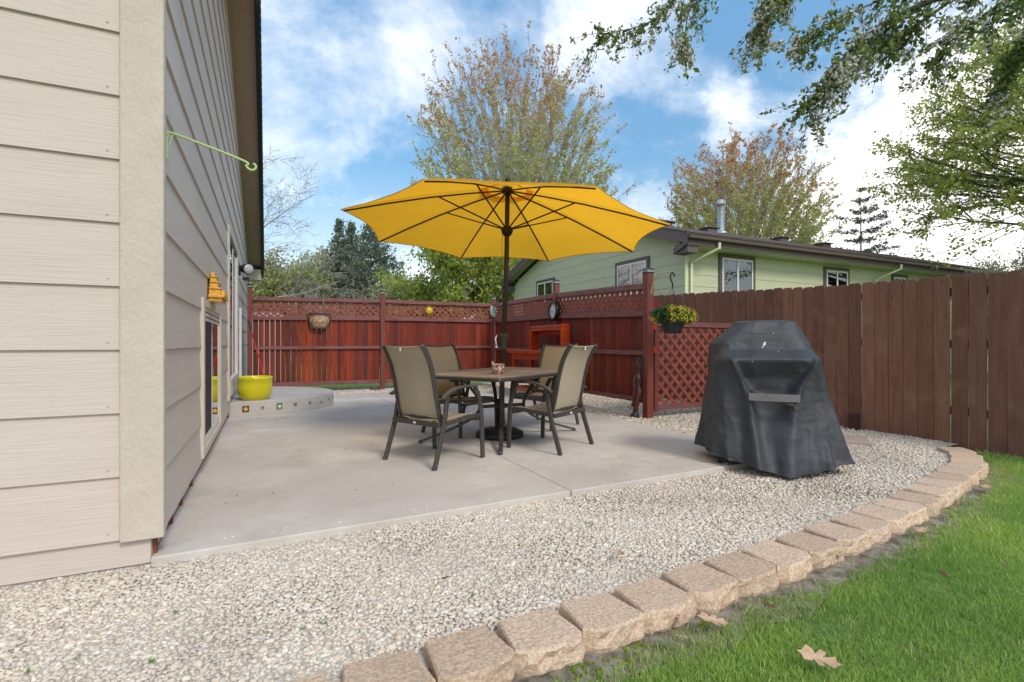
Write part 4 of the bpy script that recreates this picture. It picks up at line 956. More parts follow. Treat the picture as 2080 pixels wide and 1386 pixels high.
# shingle courses on the near slope
nrow = 26
for i in range(nrow):
    ya = 8.88+(YR-8.88)*i/nrow; yb = 8.88+(YR-8.88)*(i+1)/nrow+.02; za, zb = grz(ya)+.151, grz(yb)+.151
    gb(MB().hexa([(8.84, ya, za), (X1+.42, ya, za), (X1+.42, yb, zb), (8.84, yb, zb), (8.84, ya, za+.012), (X1+.42, ya, za+.012), (X1+.42, yb, zb+.002), (8.84, yb, zb+.002)]), 'shingle_course', M['roof'])
gb(MB().box(8.86, X1+.4, 8.78, 8.868, EZ+.10, EZ+.20), 'gutter', M['gutter'], bevel=.02)
gb(MB().box(8.855, X1+.41, 8.77, 8.874, EZ+.20, EZ+.215), 'gutter_lip', M['mauve'])
def dsp(x):
    gb(MB().bar([(x+.42, 8.84, EZ+.08), (x+.42, 8.84, EZ-.06), (x+.02, 9.33, EZ-.36), (x+.02, 9.345, EZ-.5), (x+.02, 9.345, .3)], .075, .055, (1, 0, 0)), 'downspout', M['greentrim'], bevel=.006)
dsp(9.42); dsp(17.2)
def gwin(name_wall, c0, c1, z0, z1, curtain=False):
    """name_wall 'x' = gable wall (normal -x, spans y); 'y' = long wall (normal -y, spans x)"""
    def bx(d0, d1, s0, s1, a, b):   # d = distance out of the wall
        if name_wall == 'x': return MB().box(X0-d1, X0-d0, s0, s1, a, b)
        return MB().box(s0, s1, Y0_-d1, Y0_-d0, a, b)
    w = gb(bx(.012, .016, c0, c1, z0, z1), 'window', M['void'])
    t = .10
    for s0, s1, a, b in ((c0-t, c0, z0-t, z1+t), (c1, c1+t, z0-t, z1+t), (c0, c1, z1, z1+t), (c0, c1, z0-t, z0)): gb(bx(.010, .045, s0, s1, a, b), 'casing', M['browntrim'], parent=w)
    f = .05; m_ = (c0+c1)/2
    for s0, s1, a, b in ((c0, c0+f, z0, z1), (c1-f, c1, z0, z1), (c0+f, c1-f, z1-f, z1), (c0+f, c1-f, z0, z0+f), (m_-.03, m_+.03, z0+f, z1-f)): gb(bx(.018, .055, s0+.001, s1-.001, a, b), 'sash', M['vinyl'], parent=w)
    for s0, s1 in ((c0+f, m_-.03), (m_+.03, c1-f)):
        gb(bx(.040, .042, s0, s1, z0+f, z1-f), 'pane', M['glass'], parent=w)
    if curtain: gb(bx(.020, .024, c0+f, m_-.03, z0+f, z1-f), 'curtain', M['curtain'], parent=w)
    else:
        mb = MB(); zz = z0+f+.02
        while zz < z1-f:
            q = bx(.018, .030, c0+f+.005, c1-f-.005, zz, zz+.018); mb.add(q.v, q.f); zz += .042
        tag(gb(mb, 'blind', M['blind'], parent=w), kind='stuff')
gwin('x', 15.78, 16.95, 2.5, 3.36); gwin('x', 10.78, 12.05, 2.45, 3.36)
gwin('y', 10.52, 11.66, 2.2, 3.30, True); gwin('y', 14.78, 15.80, 2.45, 3.25, True); gwin('y', 18.25, 18.95, 2.6, 3.24)
# roof vents and flue
for (x, y) in ((9.45, 10.4), (13.1, 12.2), (16.4, 12.0), (18.2, 11.6)):
    z = grz(y)+.155; gb(MB().box(x, x+.42, y, y+.36, z-.04, z+.15), 'roof_vent', M['mauve'], bevel=.03)
    gb(MB().box(x-.06, x+.48, y-.06, y+.42, z+.15, z+.18), 'roof_vent_lid', M['roof'], bevel=.01)
fz = grz(13.0)+.1
gb(MB().lathe([(.30, fz), (.18, fz+.10), (.115, fz+.14), (.115, 6.00)], 14, c=(14.55, 13.0)), 'flue_pipe', M['pipe'], smooth=True)
gb(MB().lathe([(.14, 6.0), (.16, 6.04), (.16, 6.16), (.12, 6.2)], 14, c=(14.55, 13.0)), 'flue_cap', M['pipe'])
# satellite of the eave: small lamp bracket under left eave skipped

# ------------------------------------------------------------------ umbrella
UB = W3(-.133, 5.47, .09); um = empty('patio_umbrella', UB, -TH, label='open yellow market umbrella standing through the patio table', cat='umbrella')
def L(X, Y, z): return Vector((X+.133, Y-5.47, z-.09))         # local frame of the umbrella: x right, y forward
def LP(u, v, Y): return L((u-1040)/1027.*Y, Y, 1.1+(697-v)/1027.*Y)
rim = [LP(860, 369, 3.96), LP(1213, 384, 3.96), LP(1362, 460, 4.85), LP(1288, 514, 6.10), LP(1115, 533, 7.0), LP(935, 527, 7.0), LP(768, 493, 6.10), LP(692, 430, 4.85)]
apex = LP(1031, 384, 5.48); hub = LP(1030, 468, 5.48)
def gore(a, b, s0, s1, up, scal=.055):
    def fn(i, j):
        s = s0+(s1-s0)*j; e = a.lerp(b, i); q = 4*i*(1-i)
        v = e-apex; v = v*(s*(1-scal*q*s)); v.z += .035*math.sin(PI*s)+up-.012*q*s+.010*mnoise.noise(Vector((v.x*3, v.y*3, 1)))*q
        return apex+v
    return fn
cn = MB()
for k in range(8): cn.grid(gore(rim[k], rim[(k+1) % 8], .13, 1.0, .022), 9, 12)
cnp = cn.build('canopy', M['yellow'], um, True)
cn = MB()
for k in range(8): cn.grid(gore(rim[k], rim[(k+1) % 8], .01, .19, .05, .3), 7, 5)
cn.build('vent_flap', M['yellow'], um, True)
hem = MB()
for k in range(8):
    pts = [gore(rim[k], rim[(k+1) % 8], .13, 1.0, .020)(i/8, 1.0) for i in range(9)]; hem.tube(pts, .004, 4)
hem.build('hem', mat('canopy_hem', (.62, .36, .05), rough=.8), um)
MB().tube([(0, 0, 0), L(-.06, 5.475, 1.9), apex+Vector((0, 0, .02))], .0265, 14).build('pole', M['pole'], um, True)
MB().tube([apex+Vector((0, 0, -.05)), apex+Vector((0, 0, .01))], .055, 12).build('top_hub', M['rib'], um, True)
MB().tube([hub+Vector((0, 0, -.06)), hub+Vector((0, 0, -.03)), hub+Vector((0, 0, .02)), hub+Vector((0, 0, .035))], [.038, .06, .07, .045], 12).build('runner', M['rib'], um, True)
MB().tube([apex+Vector((0, 0, .05)), apex+Vector((0, 0, .10)), apex+Vector((0, 0, .13))], [.02, .03, .008], 8).build('finial', M['rib'], um, True)
for k in range(8):
    a = apex+Vector((0, 0, -.02)); e = rim[k]; v = e-a; pts = [a+v*s_+Vector((0, 0, .030*math.sin(PI*s_))) for s_ in (.03, .25, .5, .75, .985)]
    rb = MB().tube(pts, .0095, 4).build('rib', M['rib'], um)
    m_ = a+v*.44+Vector((0, 0, .022)); MB().tube([hub, m_], .0085, 4).build('strut', M['rib'], rb)
MB().tube([hub+Vector((-.05, -.02, -.04)), hub+Vector((-.055, -.03, -.2)), hub+Vector((-.048, -.03, -.30))], .003, 4).build('cord', M['rib'], um)
MB().lathe([(.255, 0), (.258, .045), (.245, .058), (.20, .066), (.19, .082), (.13, .09), (.06, .098), (.045, .115), (.042, .16), (.03, .165)], 40).build('base', M['base'], um, True)
MB().lathe([(.043, .10), (.043, .37), (.05, .375), (.05, .40), (.03, .405)], 16).build('stem', M['base'], um, True)
ck = L(-.1, 5.47, 0); cx_, cy_ = .04, 0.
ch = MB().tube([(.040, 0, .95), (.042, 0, 1.0), (.044, 0, 1.08), (.045, 0, 1.10), (.045, 0, 1.115)], [.028, .034, .052, .054, .028], 8).build('crank_housing', mat('crank_green_black', (.05, .06, .045), rough=.5), um)
MB().tube([(-.02, -.03, 1.10), (-.045, -.05, 1.06), (-.04, -.05, 1.0), (-.01, -.05, .955)], .009, 6).build('crank_handle', M['chrome'], ch, True)
MB().tube([(-.02, -.05, .965), (-.05, -.06, .965)], .013, 8).build('knob', M['chrome'], ch, True)

# ------------------------------------------------------------------ table
TA = R(57)-TH; TC = W3(-.105, 5.46, .09); tb = empty('patio_table', TC, TA, label='rectangular bronze patio table with slate tile top under the umbrella', cat='table')
hl, hs, zt_ = .92, .60, .705
def rrect(hx, hy, r, n=5):
    o = []
    for cx, cy, a0 in ((hx-r, hy-r, 0), (-hx+r, hy-r, 90), (-hx+r, -hy+r, 180), (hx-r, -hy+r, 270)):
        for k in range(n): a = R(a0+90*k/(n-1)); o.append((cx+r*math.cos(a), cy+r*math.sin(a)))
    return o
MB().prism(rrect(hl, hs, .03), zt_-.035, zt_-.006).build('table_frame', M['tableedge'], tb, bevel=.008, seg=2)
nx, ny = 6, 4; cw, ch_ = (2*hl-.07)/nx, (2*hs-.07)/ny
for i in range(nx):
    for k in range(ny):
        x = -hl+.035+cw*(i+.5); y = -hs+.035+ch_*(k+.5)
        if i in (2, 3) and k in (1, 2) and False: continue
        MB().box(-cw/2+.003, cw/2-.003, -ch_/2+.003, ch_/2-.003, zt_-.0065, zt_).build('tile', M['tabletile'], tb, bevel=.002, loc=(x, y, 0))
MB().box(-hl+.06, hl-.06, -.02, .02, zt_-.06, zt_-.036).build('cross_rail', M['chairmetal'], tb)
for sx in (1, -1):
    for sy in (1, -1):
        dx, dy = hl*sx, hs*sy; ln = math.hypot(dx, dy); ux, uy = dx/ln, dy/ln
        prof = [(.50, .665), (.44, .62), (.33, .50), (.26, .38), (.27, .29), (.38, .20), (.60, .11), (.80, .05), (.90, .018)]
        pts = catmull([(ux*r, uy*r, z) for r, z in prof], 3)
        lg = MB().bar(pts, .042, .022, (-uy, ux, 0)).build('leg', M['chairmetal'], tb, bevel=.004)
        MB().lathe([(.012, 0), (.020, .006), (.022, .018), (.014, .032), (.006, .036)], 10, c=(ux*.895, uy*.895)).build('foot', M['chairmetal'], lg, True)
        MB().bar([(ux*.05, uy*.05, .335), (ux*.27, uy*.27, .335)], .035, .02, (0, 0, 1)).build('brace', M['chairmetal'], tb)
MB().lathe([(.06, .315), (.065, .32), (.065, .35), (.06, .355)], 20).build('ring', M['chairmetal'], tb, True)
bw = empty('bowl', W3(-.135, 5.0, .795), label='small mottled ceramic bowl with bird head rim on the patio table', cat='bowl')
MB().lathe([(.048, 0), (.056, .012), (.063, .05), (.060, .085), (.062, .098), (.056, .098), (.055, .085), (.05, .03), (.001, .02)], 20).build('body', M['bowl'], bw, True)
MB().tube([(-.055, 0, .085), (-.066, 0, .11), (-.058, 0, .125)], [.012, .011, .004], 8).build('bird_head', M['bowl'], bw, True)

# ------------------------------------------------------------------ chairs
def make_chair():
    root = empty('patio_chair', (0, 0, 0))
    met = M['chairmetal']
    MB()
    bprof = [(-.165, .355), (-.195, .42), (-.225, .55), (-.255, .70), (-.295, .84), (-.345, .94), (-.385, .995)]   # (y,z) of back
    bc = catmull([(0, y, z) for y, z in bprof], 4)
    for s_ in (1, -1):
        MB().bar([(s_*.246, p[1], p[2]) for p in bc], .022, .042, (1, 0, 0)).build('back_stile', met, root, bevel=.004)
        MB().bar(catmull([(s_*.300, -.155, .60), (s_*.302, -.18, .45), (s_*.302, -.205, .33), (s_*.305, -.27, .12), (s_*.308, -.31, 0)], 4), .024, .042, (1, 0, 0)).build('leg', met, root, bevel=.004)
        MB().bar(catmull([(s_*.300, .17, .625), (s_*.302, .215, .56), (s_*.302, .25, .42), (s_*.303, .262, .25), (s_*.305, .27, 0)], 4), .024, .042, (1, 0, 0)).build('leg', met, root, bevel=.004)
        MB().bar(catmull([(s_*.325, -.235, .56), (s_*.310, -.16, .60), (s_*.300, -.05, .632), (s_*.300, .08, .642), (s_*.302, .19, .632)], 4), .048, .020, (1, 0, 0)).build('armrest', met, root, bevel=.005)
        MB().bar([(s_*.270, -.22, .345), (s_*.270, -.05, .355), (s_*.270, .12, .375), (s_*.272, .24, .375)], .024, .036, (1, 0, 0)).build('seat_rail', met, root, bevel=.004)
        MB().tube([(s_*.27, -.17, .40), (s_*.30, -.17, .40)], .010, 6).build('bolt', met, root)
    MB().bar([(-.29, -.235, .345), (.29, -.235, .345)], .040, .022, (0, 0, 1)).build('back_rail', met, root, bevel=.003)
    MB().bar([(-.29, .235, .345), (.29, .235, .345)], .034, .022, (0, 0, 1)).build('front_rail', met, root, bevel=.003)
    MB().tube([(-.25, -.376, .985), (0, -.372, .975), (.25, -.376, .985)], .011, 6, flat=.5).build('top_rail', met, root, True)
    MB().bar(catmull([(-.25, -.172, .405), (0, -.205, .385), (.25, -.172, .405)], 5), .028, .014, (0, 0, 1)).build('lower_rail', met, root)
    def back(i, j):
        f = .08+j*.895; k = f*(len(bc)-1); i0 = min(int(k), len(bc)-2); p = bc[i0].lerp(bc[i0+1], k-i0); x = -.240+.480*i
        return Vector((x, p[1]-.018*math.sin(PI*i), p[2]-(.010*math.sin(PI*i) if j > .95 else 0)))
    MB().grid(back, 13, 22).build('back_sling', M['sling'], root, True, solid=.003)
    sprof = catmull([(0, -.19, .372), (0, -.05, .352), (0, .1, .372), (0, .2, .388), (0, .255, .375), (0, .275, .352)], 4)
    def seat(i, j):
        k = j*(len(sprof)-1); i0 = min(int(k), len(sprof)-2); p = sprof[i0].lerp(sprof[i0+1], k-i0); return Vector((-.26+.52*i, p[1], p[2]-.02*math.sin(PI*i)+.006))
    MB().grid(seat, 13, 20).build('seat_sling', M['sling'], root, True, solid=.003)
    MB().prism([(.018*math.cos(a), .345+.009*math.sin(a)) for a in np.linspace(0, 2*PI, 13)[:-1]], -.249, -.2465, axis='y').build('maker_badge', M['white'], root)
    MB().box(-.008, .008, -.400, -.396, .945, .975).build('care_tag', M['white'], root)
    return root
chair = make_chair()
# X, Y of the back legs' and front legs' middle read from their feet
spots = [(-.665, 4.43, 52, 'bronze patio chair nearest the camera on the left, back turned to the camera'),
         (.365, 4.97, 144, 'bronze patio chair at the right of the table seen from its side, facing left'),
         (-.575, 5.76, -37, 'bronze patio chair behind the left end of the table, facing the camera side'),
         (.385, 6.22, 231, 'bronze patio chair farthest back in front of the orange potting bench')]
for i, (X, Y, an, lab) in enumerate(spots):
    c_ = chair if i == 0 else copy_tree(chair)
    w = W(X, Y); c_.location = (w[0], w[1], .09); c_.rotation_euler = (0, 0, R(an-90)-TH)
    tag(c_, lab, 'chair', 'patio chairs around the table')

# ------------------------------------------------------------------ covered grill
GC = W3(2.215, 4.40, .05); GA = R(-13)-TH
gr = empty('covered_grill', GC, GA, label='barbecue grill under a charcoal vinyl cover on the gravel', cat='grill')
rows = [  # z, xl, xr, yf(front), yb, squareness
    (1.235, -.225, .195, -.12, .15, 5.0), (1.228, -.240, .210, -.145, .17, 5.0), (1.165, -.315, .245, -.185, .215, 4.6), (1.09, -.405, .272, -.225, .25, 4.6), (1.045, -.447, .29, -.245, .265, 4.6), (1.00, -.452, .305, -.265, .27, 4.6),
    (.955, -.455, .325, -.34, .28, 4), (.92, -.46, .34, -.385, .285, 4.5), (.90, -.465, .35, -.39, .285, 4.5), (.84, -.475, .37, -.375, .29, 4.2), (.76, -.485, .395, -.35, .30, 4), (.66, -.495, .425, -.335, .31, 3.8),
    (.56, -.505, .46, -.335, .32, 3.6), (.42, -.52, .505, -.36, .335, 3.3), (.26, -.535, .55, -.40, .35, 3.0), (.12, -.55, .59, -.44, .36, 2.9), (.05, -.555, .605, -.455, .365, 2.9)]
def interp_row(z):
    for a_, b_ in zip(rows[:-1], rows[1:]):
        if a_[0] >= z >= b_[0]:
            t = (a_[0]-z)/(a_[0]-b_[0]); t = t; return [a_[k]+(b_[k]-a_[k])*t for k in range(6)]
    return list(rows[0] if z > rows[0][0] else rows[-1])
def gauss(x, s): return math.exp(-(x/s)**2)
def cover_pt(i, j):
    th_ = 2*PI*i
    z = 1.235-(1.235-.05)*j
    # hem rises towards the back left, dips at front centre
    q = interp_row(z); _, xl, xr, yf, yb, e = q
    c_, s_ = math.cos(th_), math.sin(th_)
    sx = math.copysign(abs(c_)**(2/e), c_); sy = math.copysign(abs(s_)**(2/e), s_)
    x = (xl+xr)/2+(xr-xl)/2*sx; y = (yf+yb)/2+(yb-yf)/2*sy
    front = max(0, -s_)**1.0
    low = max(0, min(1, (.85-z)/.8))
    if s_ < .15:
        # gathered strap: ridges run from shelf corners to strap ends and fan out below
        def lerp(a, b, t): return a+(b-a)*max(0, min(1, t))
        if z > .60: lx, rx = lerp(-.215, -.355, (z-.60)/.32), lerp(.10, .27, (z-.60)/.32)
        else: lx, rx = lerp(-.215, -.17, (.6-z)/.5), lerp(.10, .06, (.6-z)/.5)
        d = 0
        if z < .92:
            wd = .020+.05*low
            d += .058*gauss(x-lx, wd)+.058*gauss(x-rx, wd)
            if lx < x < rx: d -= .060*math.sin(PI*(x-lx)/(rx-lx))**.5*min(1, (.92-z)/.15)*(1 if z > .5 else max(.35, 1-(.5-z)*1.3))
        d += .10*low*gauss(x+.02, .16)*(1 if z < .3 else max(0, (.5-z)/.2) if z < .5 else 0)
        y -= d*front
        y -= .018*low*math.sin(x*31+1.3)*front+.010*low*math.sin(x*57+.4)*front
    # side folds
    fo = .020*low*math.sin(th_*9+2*z)+.012*low*math.sin(th_*17+1.)
    x += fo*c_; y += fo*s_*.6
    nn = mnoise.noise(Vector((x*4.5, y*4.5, z*4.5)))*.026-abs(mnoise.noise(Vector((x*6+5, y*6+3, z*2.6))))*.026-abs(mnoise.noise(Vector((x*12+z*9, y*12+3, z*9-x*11))))*.009+.005
    x += nn*c_; y += nn*s_
    if z > 1.0: z += .012*mnoise.noise(Vector((x*7, y*7, 2)))
    if j > .93: z += .07*max(0, -c_)*((j-.93)/.07)*1.3+.05*max(0, c_)*((j-.93)/.07)-.03*gauss(x-.0, .2)*front*((j-.93)/.07)+.012*math.sin(th_*6)*((j-.93)/.07)
    return Vector((x, y, z))
mb = MB(); NU, NV = 260, 140; mb.grid(cover_pt, NU, NV, wrapu=True)
# top cap: concentric rings towards the centre
ring = [mb.v[k] for k in range(NU)]; cxr = sum(p[0] for p in ring)/NU; cyr = sum(p[1] for p in ring)/NU
prev = 0
for r_i, (sc__, dz) in enumerate([(.93, .004), (.6, .005), (.3, .004), (.05, .003)]):
    o0 = len(mb.v); mb.v += [(cxr+(p[0]-cxr)*sc__, cyr+(p[1]-cyr)*sc__, p[2]+dz) for p in ring]
    mb.f += [(prev+(k+1) % NU, prev+k, o0+k, o0+(k+1) % NU) for k in range(NU)]; prev = o0
mb.f.append(tuple(prev+k for k in range(NU)))
cov = mb.build('cover', M['cover'], gr, True, solid=.003)
def front_y(x, z):   # outermost front surface of the cover near x,z
    best = 0
    j = (1.235-z)/1.185; bestd = 9
    for k in range(90, 220):
        p = cover_pt(k/220*1.0 if False else .5+(k-90)/260, j)
        if abs(p.x-x) < bestd: bestd = abs(p.x-x); best = p.y
    return best
def seam(pts_, nm='seam'):
    P_ = [(x, front_y(x, z)-.003, z) for x, z in pts_]; MB().tube(P_, .0022, 4).build(nm, M['blackmetal'], cov)
seam([(x, .805+.01*math.sin(x*9)) for x in np.linspace(-.31, .22, 24)])
seam([(x, 1.135+.008*math.sin(x*12)) for x in np.linspace(-.27, -.04, 10)])
seam([(x, .868+.004*math.sin(x*20)) for x in np.linspace(-.43, -.33, 6)])
ys = min(front_y(-.2, .585), front_y(.1, .585))-.012
stp_ = MB().grid(lambda i, j: Vector((-.235+.375*i, ys-.008*math.sin(PI*i)-(.004 if i < .9 else 0)-.006*j, .592+.060*j-.008*i)), 12, 3)
stp_.build('strap', M['strap'], gr, False, solid=.002)
MB().grid(lambda i, j: Vector((-.22+.32*i, ys+.006, .655-.115*i+.030*j)), 10, 3).build('strap', M['strapbrown'], gr, True, solid=.003)
MB().lathe([(.001, -.004), (.022, -.004), (.022, .004), (.001, .004)], 12).build('strap_end', M['strapbrown'], gr).matrix_local = Matrix.Translation((.115, ys-.004, .545)) @ Matrix.Rotation(R(90), 4, 'X')
# bird dropping
bd = MB(); 
for (x, z, r) in ((-.075, 1.035, .014), (-.068, 1.050, .011), (-.088, 1.018, .007), (-.093, 1.008, .004), (.0, 1.13, .005), (.02, .98, .005), (-.2, .9, .004)):
    yy = front_y(x, z)-.004; bd.add([(x+r*math.cos(a)*.8, yy, z+r*math.sin(a)) for a in np.linspace(0, 2*PI, 9)[:-1]]+[(x, yy-.002, z)], [(k, (k+1) % 8, 8) for k in range(8)])
bd.build('white_mark', M['white'], gr)
for (x, y) in ((-.42, -.22), (-.42, .22), (.40, -.20), (.40, .22)):
    MB().box(x-.017, x+.017, y-.017, y+.017, .045, .35).build('leg', M['blackmetal'], gr)
    MB().tube([(x-.012, y, .030), (x+.012, y, .030)], .033, 14).build('caster', M['blackmetal'], gr)
MB().box(-.42, .40, -.22, -.19, .14, .17).build('bottom_rail', M['blackmetal'], gr)

# ------------------------------------------------------------------ potting bench
pb_ = empty('potting_bench', (4.48, 8.12, .06), label='bright orange red wooden potting bench with open hutch against the red fence', cat='potting bench')
def pbx(x0, x1, y0, y1, z0, z1, nm): MB().box(x0-4.48, x1-4.48, y0-8.12, y1-8.12, z0-.06, z1-.06).build(nm, M['bench'], pb_, bevel=.005)
for i in range(5): pbx(4.20+.102*i, 4.298+.102*i, 7.38, 8.90, .925, .95, 'top_slat')
pbx(4.19, 4.198, 7.38, 8.90, .91, .97, 'front_lip'); pbx(4.24, 4.262, 7.44, 8.80, .80, .924, 'apron')
for x in (4.25, 4.63):
    for y in (7.42, 8.74): pbx(x, x+.07, y, y+.07, .06, .80, 'leg')
for i in range(4): pbx(4.26+.105*i, 4.36+.105*i, 7.45, 8.80, .26, .28, 'shelf_slat')
pbx(4.25, 4.27, 7.5, 8.74, .20, .26, 'shelf_rail')
pbx(4.55, 4.72, 7.46, 7.485, .951, 1.43, 'hutch_side'); pbx(4.55, 4.72, 8.585, 8.61, .951, 1.41, 'hutch_side')
pbx(4.54, 4.72, 7.487, 8.583, 1.325, 1.345, 'hutch_shelf'); pbx(4.545, 4.56, 7.487, 8.583, 1.346, 1.415, 'hutch_lip'); pbx(4.70, 4.72, 7.487, 8.583, 1.25, 1.324, 'hutch_back_rail')
pbx(4.54, 4.56, 7.44, 7.50, .951, 1.35, 'hutch_stile'); pbx(4.54, 4.56, 8.56, 8.63, .951, 1.35, 'hutch_stile')
MB().box(-.003, .0, -.02, .02, -.02, .02).build('bottle_opener', M['chrome'], pb_, loc=(.057, -.10, 1.33))

# ------------------------------------------------------------------ yellow pot, broom, mat
pt = empty('plant_pot', (-.165, 8.09, .295), label='empty glazed yellow green pot on the curved step', cat='pot')
MB().lathe([(.16, 0), (.175, .012), (.20, .05), (.222, .11), (.228, .20), (.226, .285), (.232, .292), (.232, .325), (.224, .33), (.214, .328), (.21, .28), (.21, .12), (.18, .05), (.001, .04)], 48).build('body', M['pot'], pt, True)
MB().lathe([(.15, -.002), (.165, .0), (.165, .012), (.15, .012)], 32).build('foot_ring', M['pot'], pt)
br = empty('broom', (-.05, 9.1, .30), label='red handled broom with black grip leaning behind the yellow pot', cat='broom')
MB().tube([(0, 0, .25), (-.27, 1.75, 1.17)], .011, 8).build('handle', M['red'], br, True)
MB().tube([(-.225, 1.46, 1.02), (-.285, 1.85, 1.225)], .014, 8).build('grip', M['blackplastic'], br, True)
MB().box(-.10, .10, -.05, .02, .0, .26).build('brush_head', M['red'], br, bevel=.02)
mt_ = MB().prism([(-.47, 8.75), (-.33, 8.72), (-.29, 9.2), (-.47, 9.25)], .2955, .305).build('door_mat', mat('blue_mat', (.10, .30, .42), (.35, .22, .16), rough=.9, scale=9)); tag(mt_, 'small blue and tan mat on the step below the door', 'mat')

# ------------------------------------------------------------------ tiles on the step front
def step_at(u, z, out=.004):
    """point on the step's curved face seen in direction u"""
    X = (u-1040)/1027.; best = None
    for (x0, y0, _), (x1, y1, _) in zip(spc[:-1], spc[1:]):
        for k in range(8):
            t = k/8; x = x0+(x1-x0)*t; y = y0+(y1-y0)*t; cX, cY = CS*x-SN*y, SN*x+CS*y
            if cY > 0:
                d = abs(cX/cY-X)
                if best is None or d < best[0]-1e-5 and y < 9.1: best = (d, x, y, math.atan2(y1-y0, x1-x0))
    return best[1:]
def colored(mb_, name, parent): return mb_.build(name, M['vcol'], parent)
def disc(mb, x, z, r, y, c, n=12): mb.add([(x+r*math.cos(2*PI*k/n), y, z+r*math.sin(2*PI*k/n)) for k in range(n)], [tuple(range(n))], c)
tiles = [(499, .195, .082, 'sun', 'sun face tile in orange on dark blue at the left of the step front'), (533, .20, .045, 'flower', 'small cream flower tile beside the sun face tile'),
         (568, .20, .082, 'lily', 'green tile with white lily on the step front'), (600, .205, .045, 'clover', 'small grey clover tile right of the lily tile'), (629, .205, .045, 'knot', 'small grey knot tile left of the white bird tile'),
         (652, .215, .085, 'bird', 'tile with white and orange bird on the step front'), (668, .21, .04, 'dot', 'small brown tile near the right end of the step front'), (675, .21, .05, 'dot', 'small brown tile at the curved right end of the step')]
for (u, z, sz, kind_, lab) in tiles:
    x, y, an = step_at(u, z); te = empty('tile', (x, y, z), an, label=lab, cat='tile'); h = sz/2
    bgc = {'sun': (.03, .012, .05), 'flower': (.35, .34, .28), 'lily': (.05, .22, .12), 'clover': (.22, .19, .17), 'knot': (.28, .25, .22), 'bird': (.50, .60, .55), 'dot': (.25, .20, .17)}[kind_]
    colored(MB().box(-h, h, -.006, .004, -h, h, bgc), 'body', te)
    d = MB()
    if kind_ == 'sun':
        for k in range(20):
            a = 2*PI*k/20; r1 = h*(.95 if k % 2 else .8); d.add([(h*.45*math.cos(a-.16), -.007, h*.45*math.sin(a-.16)), (h*.45*math.cos(a+.16), -.007, h*.45*math.sin(a+.16)), (r1*math.cos(a), -.007, r1*math.sin(a))], [(0, 1, 2)], (.75, .36, .03))
        disc(d, 0, 0, h*.52, -.008, (.80, .42, .04), 16); disc(d, -h*.18, h*.12, h*.06, -.009, (.2, .05, .02)); disc(d, h*.18, h*.12, h*.06, -.009, (.2, .05, .02)); d.box(-h*.16, h*.16, -.0095, -.0085, -h*.24, -h*.16, (.3, .06, .02))
    elif kind_ == 'lily':
        d.add([(-h, -.007, h), (h, -.007, h), (0, -.007, h*.3)], [(0, 1, 2)], (.02, .03, .2)); disc(d, 0, -h*.75, h*.4, -.0072, (.6, .25, .02))
        for a in (-.5, 0, .5): d.add([(0, -.0075, -h*.55), (-.25*h+a*h, -.0075, 0), (a*h*.6, -.0075, h*.75), (.25*h+a*h, -.0075, 0)], [(0, 1, 2, 3)], (.75, .72, .55))
    elif kind_ == 'bird':
        d.add([(-h*.6, -.007, -h*.6), (-h*.1, -.007, -h*.7), (h*.2, -.007, h*.7), (-h*.3, -.007, h*.5)], [(0, 1, 2, 3)], (.08, .28, .20)); disc(d, h*.45, -h*.2, h*.35, -.0075, (.7, .3, .04)); d.box(-h, h, -.0085, -.0072, -h, -h*.72, (.35, .06, .05))
    else:
        for k in range(4 if kind_ != 'flower' else 6):
            a = 2*PI*k/(4 if kind_ != 'flower' else 6)+.4; disc(d, h*.5*math.cos(a), h*.5*math.sin(a), h*.28, -.007, (.10, .07, .05) if kind_ != 'flower' else (.12, .10, .08), 8)
        disc(d, 0, 0, h*.2, -.0075, (.45, .42, .3), 8)
    colored(d, 'picture', te)

# ------------------------------------------------------------------ decorations on the fences
wp_ = empty('wall_planter', (.965, 11.23, 1.56), label='colourful hand painted half round planter hanging on the back fence', cat='planter')
def pcol(i, j):
    a = i; c = [(.55, .25, .05), (.12, .20, .32), (.50, .45, .32), (.45, .09, .05), (.20, .26, .06), (.55, .48, .38)]
    n = mnoise.noise(Vector((i*9, j*8, 3.)))+.5*mnoise.noise(Vector((i*22, j*20, 1.))); return c[int((n+.9)*4.3) % 6]
mb = MB(); prof = [(.10, -.16), (.15, -.12), (.19, -.06), (.205, 0), (.195, .06), (.165, .10), (.17, .125), (.18, .13)]; nn_ = 40
for (r0, z0), (r1, z1) in zip(prof[:-1], prof[1:]):
    for sub in range(2):
        za, zb = z0+(z1-z0)*sub/2, z0+(z1-z0)*(sub+1)/2; ra, rb = r0+(r1-r0)*sub/2, r0+(r1-r0)*(sub+1)/2
        for k in range(nn_):
            a0, a1 = PI+PI*k/nn_, PI+PI*(k+1)/nn_; c = pcol(abs(k+.5-nn_/2)/nn_, za*6)
            mb.add([(ra*math.cos(a0), ra*.8*math.sin(a0), za), (ra*math.cos(a1), ra*.8*math.sin(a1), za), (rb*math.cos(a1), rb*.8*math.sin(a1), zb), (rb*math.cos(a0), rb*.8*math.sin(a0), zb)], [(0, 1, 2, 3)], c)
mb.prism([(.10*math.cos(a), .08*math.sin(a)) for a in np.linspace(PI, 2*PI, 20)], -.161, -.159, c=(.15, .12, .08)); mb.box(-.18, .18, -.002, .006, -.15, .128, (.3, .2, .1))
colored(mb, 'body', wp_)
MB().tube([(-.215, .0, .145), (-.20, -.1, .145), (-.1, -.16, .145), (0, -.17, .145), (.1, -.16, .145), (.20, -.1, .145), (.215, 0, .145)], .009, 6).build('rack_ring', M['blackmetal'], wp_, True)
MB().box(-.22, .22, -.01, .01, .135, .155).build('rack_bar', M['blackmetal'], wp_)
